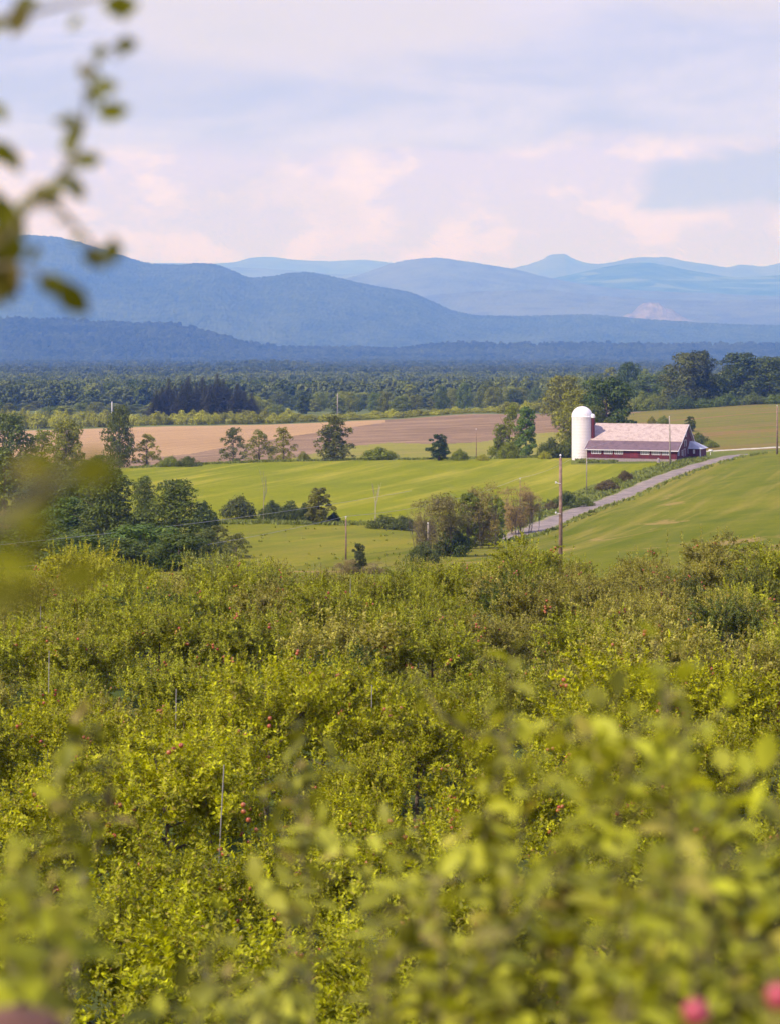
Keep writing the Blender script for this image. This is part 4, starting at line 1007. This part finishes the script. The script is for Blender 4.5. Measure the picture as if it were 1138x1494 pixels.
def window(x, z, w_, h_, n, parent=barn, axis='x', y=-0.0, m=2):
    """frame with panes; axis x = on the long wall, y = on the gable"""
    f = MB(); p = MB()
    def bx(mb, a0, a1, z0, z1, d0, d1):
        if axis == 'x': mb.box(a0, a1, -d1, -d0, z0, z1)
        else: mb.box(LEN + d0, LEN + d1, a0, a1, z0, z1)
    t = 0.09
    bx(f, x, x + w_, z + h_ - t, z + h_, 0.004, 0.08); bx(f, x, x + w_, z, z + t, 0.004, 0.08); bx(f, x, x + t, z + t, z + h_ - t, 0.004, 0.08); bx(f, x + w_ - t, x + w_, z + t, z + h_ - t, 0.004, 0.08)
    for i in range(1, n):
        a = x + w_ * i / n; bx(f, a - 0.06, a + 0.06, z + t, z + h_ - t, 0.004, 0.075)
    if m > 1: bx(f, x + t, x + w_ - t, z + h_ / 2 - 0.025, z + h_ / 2 + 0.025, 0.004, 0.06)
    fo = f.build('window', M['paint'], parent)
    bx(p, x + t, x + w_ - t, z + t, z + h_ - t, 0.003, 0.03); p.build('pane', GLASS, fo); return fo
for a in (215, 308, 385, 575, 655, 728):
    window((a - 180) / 655 * LEN, 1.08, (72 if a == 215 else 62) / 655 * LEN, 0.98, 4)
b = MB(); b.box(11.2, 13.2, -0.05, -0.004, 0.3, 2.05); b.build('door', wall_mat('door_boards', (0.20, 0.02, 0.035), 5), barn)
# gable (right) face
window(1.2, 0.95, 1.5, 1.15, 1, axis='y'); window(5.2, 0.75, 0.95, 1.35, 1, axis='y'); window(11.8, 0.95, 1.6, 1.2, 1, axis='y'); window(9.6, 5.2, 0.9, 1.5, 1, axis='y', m=1)
b = MB(); b.box(LEN + 0.004, LEN + 0.07, 7.3, 7.42, 0.4, 2.3); b.box(LEN + 0.004, LEN + 0.07, 8.9, 9.02, 0.4, 2.3); b.box(LEN + 0.004, LEN + 0.07, 7.42, 8.9, 2.2, 2.3)
d_ = b.build('door', M['paint'], barn); b = MB(); b.box(LEN + 0.004, LEN + 0.05, 7.42, 8.9, 0.3, 2.2); b.build('door_leaf', RED, d_)
b = MB(); b.box(LEN + 0.004, LEN + 0.07, 8.2, 8.34, 2.8, 4.5); b.box(LEN + 0.004, LEN + 0.07, 9.9, 10.1, 2.8, 4.5); b.box(LEN + 0.004, LEN + 0.07, 8.34, 9.9, 4.36, 4.5)
d_ = b.build('hayloft_door', M['paint'], barn); b = MB(); b.box(LEN + 0.004, LEN + 0.04, 8.34, 9.9, 2.75, 4.36); b.build('door_leaf', plain('dark_opening', (0.05, 0.02, 0.025)), d_)
# lean-to with a pale metal roof, behind the gable on the right
b = MB(); b.box(LEN + 0.003, LEN + 3.1, 12.5, 19.0, -2.5, 2.15); lt = b.build('lean_to', RED, barn)
TIN = plain('pale_metal_roof', (0.48, 0.48, 0.54), 0.5, 0.15, 1)
b = MB(); hz0, hz1 = 2.1, 3.9
x0, x1, y0, y1 = LEN - 0.3, LEN + 3.6, 12.0, 19.5
b.add([(x0, y0, hz0), (x1, y0, hz0), (x1, y1, hz0), (x0, y1, hz0), (x0, y0 + 1.2, hz1), (x0 + 0.4, y0 + 2.2, hz1), (x0 + 0.4, y1 - 2, hz1), (x0, y1 - 1, hz1)], [(0, 1, 2, 3), (0, 1, 5, 4), (1, 2, 6, 5), (2, 3, 7, 6), (4, 5, 6, 7), (3, 0, 4, 7)])
b.build('roof', TIN, lt)
b = MB()
for y in (12.46, ): b.box(LEN + 2.9, LEN + 3.14, y, y + 0.2, 0, 2.1); b.box(LEN + 1.2, LEN + 1.7, y, y + 0.035, 0.9, 1.9)
b.build('trim', M['paint'], lt)
# ------------------------------------------------------------------ silo
silo = empty('silo', (ux(848.5, 606.5), 606.5, -(668.4 - VH) * K * 606.5), R(-20)); tag(silo, 'round white silo with a domed top at the left end of the red barn', 'silo')
def silo_mat():
    m, t, b = mat('silo_staves'); c = t.new('ShaderNodeTexCoord').outputs['Object']; s = t.new('ShaderNodeSeparateXYZ'); t.link(c, s.inputs[0])
    n = t.noise(t.mapping(c, scale=(2.5, 2.5, 0.35)), 1.0, 5, 0.65)
    col = t.mix(t.math('MULTIPLY', t.ramp(n, 0.52, 0.75), 0.35), (0.86, 0.78, 0.79), (0.66, 0.52, 0.52))
    st = t.math('MULTIPLY', t.ramp(s.outputs[2], 8.6, 10.1), t.ramp(t.noise(t.mapping(c, scale=(4, 4, 0.2)), 1.0, 3), 0.45, 0.6))
    col = t.mix(t.math('MULTIPLY', st, 0.45), col, (0.50, 0.40, 0.40)); t.link(col, b.inputs['Base Color']); b.inputs['Roughness'].default_value = 0.75; return m
SM_ = silo_mat(); rs = 2.58; hs = 10.35
b = MB(); b.lathe([(rs, -3), (rs, hs)], 48); b.build('wall', SM_, silo, True)
b = MB()
for i in range(13): z = 0.6 + i * 0.76; b.lathe([(rs, z), (rs + 0.035, z + 0.02), (rs + 0.035, z + 0.05), (rs, z + 0.07)], 48)
b.build('hoops', plain('hoop_steel', (0.70, 0.62, 0.62), 0.6, 0.1, 2), silo)
b = MB(); b.lathe([(rs + 0.07, hs - 0.05), (rs + 0.07, hs + 0.12)] + [(rs * math.cos(q) + 0.03 * math.cos(q), hs + 0.12 + 2.5 * math.sin(q)) for q in np.linspace(0, math.pi / 2 - 0.02, 12)], 48)
dm = b.build('dome', plain('dome_metal', (0.86, 0.80, 0.82), 0.45, 0.05, 2), silo, True)
b = MB()
for i in range(16):
    q = i * math.pi / 8; b.tube([((rs + 0.03) * math.cos(a) * math.cos(q), (rs + 0.03) * math.cos(a) * math.sin(q), hs + 0.14 + 2.5 * math.sin(a)) for a in np.linspace(0, 1.5, 8)], 0.03, 4)
b.build('dome_rib', M['paint'], dm)
b = MB(); b.lathe([(0.5, 0), (0.5, hs - 0.2)], 12, (rs + 0.25, -0.2)); ch_ = b.build('chute', RED, silo, True)
b = MB(); b.lathe([(0.62, hs - 0.2), (0.62, hs + 0.3), (0.45, hs + 0.65), (0.05, hs + 0.85)], 12, (rs + 0.25, -0.2)); b.build('cap', M['paint'], ch_, True)

# ------------------------------------------------------------------ poles
def pole(u, vt, D, label, rad=0.15, name='utility_pole', color='pole', lean=0.0, arm=False, vb=None):
    if D is None: X, D, z = on_ground(u, vb)
    else: X = ux(u, D); z = float(zg(X, D))
    top = (VH - vt) * K * D; h = top - z
    root = empty(name, (X, D, z)); root.rotation_euler = (0, R(lean), 0); tag(root, label, 'pole', 'wooden poles of the power line')
    b = MB(); b.tube([(0, 0, -0.6), (0.02, 0, h * 0.5), (0, 0, h)], [rad, rad * 0.88, rad * 0.72], 10); b.build('shaft', M[color], root, True)
    b = MB(); b.tube([(0, 0, h), (0, 0, h + 0.28)], [0.035, 0.03], 6); b.lathe([(0.02, h + 0.14), (0.09, h + 0.16), (0.09, h + 0.26), (0.03, h + 0.34)], 10); b.build('insulator', M['paint'], root)
    if arm:
        for zz in (0.78, 0.52):
            b = MB(); b.tube([(-0.0, -0.16, h * zz), (-0.42, -0.2, h * zz + 0.08)], 0.03, 5); b.lathe([(0.02, h * zz), (0.08, h * zz + 0.05), (0.08, h * zz + 0.17), (0.02, h * zz + 0.2)], 8, (-0.42, -0.2)); b.build('bracket', M['paint'], root)
    return Vector((X, D, top + 0.3))
p817 = pole(817, 668, 216, 'tall dark wooden utility pole in front of the road, nearest of all poles', 0.19, arm=True)
p855 = pole(855, 656, None, 'thin pale pole standing before the left end of the barn', 0.13, color='pale_bark', vb=716)
p977 = pole(977, 609, None, 'pale grey pole in front of the right end of the barn roof', 0.2, color='pale_bark', vb=679, lean=-0.8)
p505 = pole(505, 757, None, 'thin brown pole standing in the meadow', 0.11, vb=817)
p623 = pole(624, 766, None, 'short pale pole at the edge of the brush thicket', 0.13, color='pale_bark', vb=812)
p757 = pole(758, 700, None, 'weathered pole half hidden by brush beside the road', 0.08, vb=780)
p694 = pole(694, 627, 640, 'thin brown pole on the brow left of the leaning tree', 0.13)
p493 = pole(493, 575, 1100, 'tall pale pole rising above the feathery olive tree', 0.30, color='pale_bark')
p1133 = pole(1133, 593, 600, 'wooden pole at the right edge of the picture by the road', 0.24)
p164 = pole(164, 586, 1130, 'tiny white pole far away above the hedgerow at left', 0.22, color='paint')
def wire(a, b, sag, label, r=0.02, n=26):
    m = MB(); pts = []
    for i in range(n + 1):
        t = i / n; p = a.lerp(b, t); p = p - Vector((0, 0, 4 * sag * t * (1 - t))); pts.append(p)
    m.tube(pts, r, 4); o = m.build('power_wire', M['wire']); tag(o, label, 'wire', 'power wires over the fields')
pL = at(-120, 806, 196); pR = at(600, 716, 340)
wire(pL, Vector(pR), 0.6, 'upper thin power wire crossing the dark pine clump at left')
wire(at(-60, 833, 205), p505, 0.9, 'lower thin power wire running left from the meadow pole', 0.018)
wire(p505, p757, 1.0, 'thin power wire between the meadow pole and the roadside thicket', 0.024)
wire(p855, p977, 0.7, 'faint power wire in front of the barn', 0.018)
wire(p757, p855, 0.9, 'thin power wire from the thicket to the pole before the barn', 0.02)
# support pole just outside the left edge for the two wires
for q, lab in ((pL, 'wooden pole outside the left edge carrying the upper wire'), (at(-60, 833, 205), 'wooden pole at the far left carrying the lower wire'), (Vector(pR), None)):
    if lab: pole(U0 + q.x / (K * q.y), VH - (q.z - 0.3) / (K * q.y), q.y, lab, 0.15)
# mailbox and marker stone by the road near the barn
X, D, z = on_ground(1036, 664)
mb_ = empty('mailbox', (X, D, z)); tag(mb_, 'small white mailbox on a post where the lane meets the road', 'mailbox')
b = MB(); b.tube([(0, 0, -0.3), (0, 0, 0.9)], 0.08, 6); b.build('post', M['paint'], mb_)
b = MB(); b.lathe([(0.0, -0.5), (0.27, -0.5), (0.30, 0.5), (0.0, 0.5)], 12); o = b.build('box', M['paint'], mb_, True); o.rotation_euler = (R(90), 0, R(60)); o.location = (0, 0, 1.15)
X, D, z = on_ground(960, 675); b = MB(); b.lathe([(0.42, -0.3), (0.40, 0.5), (0.30, 0.95), (0.12, 1.1), (0.0, 1.12)], 9); o = b.build('marker_stone', STONE, None, True); o.location = (X, D, z); tag(o, 'small grey standing stone in the grass before the barn', 'stone')

# ------------------------------------------------------------------ close, out of focus apple branches
NEAR_BARK = plain('apple_bark', (0.15, 0.125, 0.055), 0.85, 0.3, 8, 0.4)
APPLE2 = APPLE.copy(); APPLE2.materials[0] = plain('ripe_apple', (0.42, 0.055, 0.075), 0.4, 0.25, 12)
def near_tree(name, loc, stems, leaves, label, color, leafL=0.07, apples=(), extra=None, seed=1, spacing=0.022, dark=False):
    """stems: polylines (points, r0, r1) in world space that carry spiralled leaves when leafy"""
    g = np.random.default_rng(seed); root = empty(name, loc); tag(root, label, 'apple tree', 'apple trees close to the camera'); o0 = Vector(loc)
    b = MB(); Vs = []; Fs = []; base = 0
    for pts_, r0, r1, leafy in stems:
        p = [Vector(q) - o0 for q in pts_]; n = len(p); b.tube(p, [r0 + (r1 - r0) * i / (n - 1) for i in range(n)], 6)
        if leafy:
            for i in range(n - 1):
                S = np.array([p[i][:]]); d = p[i + 1] - p[i]; L = np.array([d.length])
                if d.length < 0.02: continue
                V, F = shoot_leaves(g, S, norm(np.array([d[:]])), L, spacing, leafL * leafy, leaf_oval, 0.0, 0.55, 0.1)
                Vs.append(V); Fs.append(F + base); base += len(V)
    for c, d, nn, L in leaves:
        V, F = leaf_oval(np.array([(Vector(c) - o0)[:]]), np.array([d], float), np.array([nn], float), np.array([L]), np.array([L * 0.62])); Vs.append(V); Fs.append(F + base); base += len(V)
    b.build('trunk', NEAR_BARK, root)
    link('crown', mesh_np('crown', np.concatenate(Vs), np.concatenate(Fs), M['dark_apple_leaf' if dark else 'apple_leaf'], True), root, color)
    for a in apples:
        q = link('apple', APPLE2, root); q.location = Vector(a) - o0; q.scale = (0.45,) * 3; q.rotation_euler = (0.3, 0.2, len(a))
    return root
def shoot(g, tip, foot, r0=0.008, n=6, bend=0.12, leafy=1.0):
    tip = Vector(tip); foot = Vector(foot); side = Vector((g.normal(), g.normal(), 0)) * bend * (tip - foot).length * 0.5
    return ([foot.lerp(tip, i / (n - 1)) + side * math.sin(math.pi * i / (n - 1)) for i in range(n)], r0, 0.0015, leafy)
g = np.random.default_rng(21)
# tree at the left edge, partly above and before the camera
D = 2.75
tw = lambda *q: [at(u, v, D + dd) for u, v, dd in q]
stems = []
left_foot = (-1.05, 2.6, float(zg(-1.05, 2.6)))
stems.append(([left_foot, (-1.0, 2.65, -1.0), (-0.9, 2.7, -0.2), (-0.85, 2.75, 0.5)], 0.045, 0.02, 0))
stems.append((tw((-520, 560, 0), (-200, 460, 0), (-40, 400, 0), (15, 340, 0), (50, 292, 0), (85, 262, .02), (105, 232, .03), (122, 185, .05), (128, 135, .06), (140, 92, .06), (165, 66, .06), (195, 58, .07)), 0.006, 0.0008, 0.42))
stems.append((tw((50, 292, 0), (85, 300, 0), (112, 330, 0), (140, 362, 0), (150, 375, 0)), 0.004, 0.0015, 0.35))
stems.append((tw((-20, 395, 0), (15, 385, -.02), (45, 395, -.02), (70, 405, -.02)), 0.003, 0.0015, 0))
stems.append((tw((-450, 200, 0), (-150, 80, 0), (0, 30, 0), (80, 10, 0), (160, -10, 0)), 0.006, 0.002, 0))
lv = []
def leaf_px(u0, v0, u1, v1, dd=0.0, tilt=0.5, D_=None):
    d0 = (D_ or D) + dd; a = at(u0, v0, d0); b_ = at(u1, v1, d0 + (g.random() - 0.5) * 0.02); d = b_ - a
    nrm = (g.normal() * tilt, -1, 0.4 + g.normal() * tilt); lv.append((a, tuple(d), nrm, d.length * (0.88 if D_ else 1.0)))
for q in [(-20, 290, 30, 330), (0, 300, 35, 345), (-30, 330, 28, 372), (-10, 355, 30, 402), (-25, 380, 8, 425), (-5, 395, 22, 445), (72, 402, 112, 440), (60, 0, 10, 12), (38, 2, 18, 52), (20, 25, -30, 50), (205, 8, 145, 8), (170, -6, 185, 30), (120, 22, 100, 42), (150, 62, 142, 92), (165, 68, 205, 62), (122, 88, 120, 118), (140, 100, 118, 112),
          (130, 130, 150, 155), (132, 130, 175, 122), (140, 165, 188, 160), (165, 150, 150, 172), (120, 180, 76, 170), (118, 178, 98, 215), (105, 225, 90, 200), (105, 238, 150, 228), (92, 252, 125, 290), (95, 262, 128, 288), (70, 278, 100, 262),
          (55, 290, 20, 300), (75, 280, 40, 278), (60, 292, 95, 285), (5, 215, 35, 250), (-20, 210, 30, 236), (30, 320, -10, 290), (20, 330, 5, 300), (15, 345, -25, 330), (25, 340, 25, 390), (12, 345, 0, 400), (10, 360, -35, 380), (20, 372, 15, 435), (0, 400, -15, 450), (8, 300, -30, 270),
          (55, 355, 45, 385), (70, 398, 100, 430), (85, 408, 128, 462), (60, 395, 75, 440), (118, 372, 160, 385), (138, 378, 178, 358), (165, 345, 168, 385), (130, 365, 142, 392), (-10, 150, 8, 175), (-5, 320, 12, 350), (0, 370, 22, 420)]:
    leaf_px(*q)
# heavier blur: leaves only a step away
for q in [(95, 700, 190, 668), (60, 650, 75, 712), (85, 745, 45, 700), (-10, 760, 70, 745), (30, 800, 85, 765), (75, 850, 165, 828), (-20, 820, 70, 832), (-30, 885, 45, 868), (-20, 850, 40, 895), (-50, 720, 10, 700), (10, 690, 85, 672), (0, 735, 50, 775), (-40, 800, 20, 790), (20, 860, 80, 880), (-60, 860, 20, 880), (120, 690, 165, 700)]:
    leaf_px(*q, dd=0.0, D_=1.6, tilt=0.3)
D = 1.6
stems.append(([Vector((-1.0, 2.65, -1.0)), at(-900, 980, 1.6)] + tw((-400, 900, 0), (-120, 820, 0), (0, 760, 0), (60, 715, 0), (110, 680, 0)), 0.012, 0.0015, 0))
D = 2.75
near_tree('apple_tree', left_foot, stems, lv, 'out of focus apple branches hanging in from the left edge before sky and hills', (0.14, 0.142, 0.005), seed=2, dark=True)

def bush_tree(u, Dt, hcrown, tips, n_fill, u_rng, v_rng, d_rng, color, label, seed, apples=(), leafL=0.076, n_side=3):
    """apple tree a few metres off: leafy shoots with their tips at the given places, filler shoots lower down"""
    g = np.random.default_rng(seed); x = ux(u, Dt); z = float(zg(x, Dt)); foot = Vector((x, Dt, z)); head = Vector((x, Dt, z + hcrown))
    st = [([foot, foot.lerp(head, 0.5) + Vector((0.05, 0, 0)), head], 0.05, 0.025, 0)]
    for u_, v_, d_, ln in tips:
        tip = at(u_, v_, d_); f = tip - Vector((g.normal() * 0.05, g.normal() * 0.05, ln)); st.append(shoot(g, tip, f, 0.003)); st.append(([head, head.lerp(f, 0.5) + Vector((0, 0, -0.08)), f], 0.006, 0.003, 0))
        for k in range(n_side):
            t = 0.2 + 0.6 * g.random(); p = f.lerp(tip, t); st.append(shoot(g, p + Vector((g.normal() * 0.1, g.normal() * 0.1, 0.06 + 0.1 * g.random())), p, 0.003, 3))
    for i in range(n_fill):
        tip = at(u_rng[0] + (u_rng[1] - u_rng[0]) * g.random(), v_rng[0] + (v_rng[1] - v_rng[0]) * g.random() ** 0.8, d_rng[0] + (d_rng[1] - d_rng[0]) * g.random())
        f = tip - Vector((g.normal() * 0.08, g.normal() * 0.08, 0.15 + 0.2 * g.random())); st.append(shoot(g, tip, f, 0.004, 4))
    return near_tree('apple_tree', tuple(foot), st, [], label, color, leafL, apples, seed=seed)
bush_tree(960, 4.6, 1.7, [(955, 925, 4.4, 0.45), (1000, 950, 4.5, 0.5), (900, 1010, 4.6, 0.4), (1060, 1120, 4.2, 0.4), (930, 1050, 4.3, 0.4), (985, 1090, 4.1, 0.4), (1120, 1180, 4.3, 0.5), (860, 1130, 4.6, 0.4), (1030, 1190, 4.0, 0.3)],
          150, (830, 1260), (1180, 1640), (3.2, 5.0), (0.27, 0.28, 0.02), 'large out of focus apple tree filling the lower right corner', 31, [at(1015, 1478, 3.0), at(1137, 1455, 2.9)])
bush_tree(750, 5.0, 1.3, [(748, 945, 5.0, 0.55), (735, 1050, 5.0, 0.5), (770, 1080, 4.8, 0.4), (700, 1160, 4.8, 0.3), (765, 1180, 4.6, 0.6)],
          90, (560, 860), (1250, 1640), (3.8, 5.4), (0.27, 0.275, 0.02), 'out of focus apple tree with one tall central shoot right of centre', 32, n_side=2)
bush_tree(480, 5.4, 1.0, [(430, 1050, 5.6, 0.45), (415, 1110, 5.4, 0.35), (540, 1210, 5.2, 0.3), (600, 1190, 5.6, 0.3), (470, 1270, 5.0, 0.3)],
          60, (250, 620), (1310, 1640), (4.2, 5.8), (0.27, 0.275, 0.03), 'out of focus apple tree at the bottom centre with pale leaf tips', 33, n_side=2)
bush_tree(60, 4.2, 1.3, [(120, 1040, 5.2, 0.35), (95, 1120, 4.8, 0.4), (60, 1200, 4.2, 0.3), (20, 1290, 3.6, 0.3), (0, 1400, 3.3, 0.3), (110, 1290, 4.4, 0.25)],
          7, (-60, 120), (1270, 1420), (3.3, 4.4), (0.20, 0.21, 0.008), 'out of focus darker apple sprays at the lower left edge', 34, n_side=2)
# weathered post at the lower left corner, a step away
px, pd = ux(22, 2.5), 2.5; pz = float(zg(px, pd)); ptop = (VH - 1474) * K * pd
b = MB(); b.lathe([(0.062, -0.4), (0.060, ptop - pz - 0.035), (0.054, ptop - pz - 0.018), (0.035, ptop - pz - 0.005), (0.0, ptop - pz)], 20)
o = b.build('wooden_post', plain('post_wood', (0.15, 0.065, 0.04), 0.9, 0.3, 9, 0.4), None, True); o.location = (px, pd, pz)
tag(o, 'rounded top of a reddish brown wooden post at the lower left corner', 'post')

# ------------------------------------------------------------------ haze
b = MB(); b.box(-52000, 52000, -250, 42000, -200, 1000)
hz = b.build('haze', []); hz.data.materials.clear(); tag(hz, kind='stuff')
hm = bpy.data.materials.new('haze_air'); hm.use_nodes = True; hm.node_tree.nodes.clear(); t = N(hm.node_tree)
pv = t.new('ShaderNodeVolumePrincipled'); ho = t.new('ShaderNodeOutputMaterial')
pv.inputs['Color'].default_value = (0.155, 0.35, 1.0, 1); pv.inputs['Absorption Color'].default_value = (1, 1, 1, 1)
pv.inputs['Density'].default_value = 1.02e-4; pv.inputs['Anisotropy'].default_value = 0.0
t.link(pv.outputs[0], ho.inputs['Volume']); hz.data.materials.append(hm)
print('OBJS', len(bpy.data.objects))
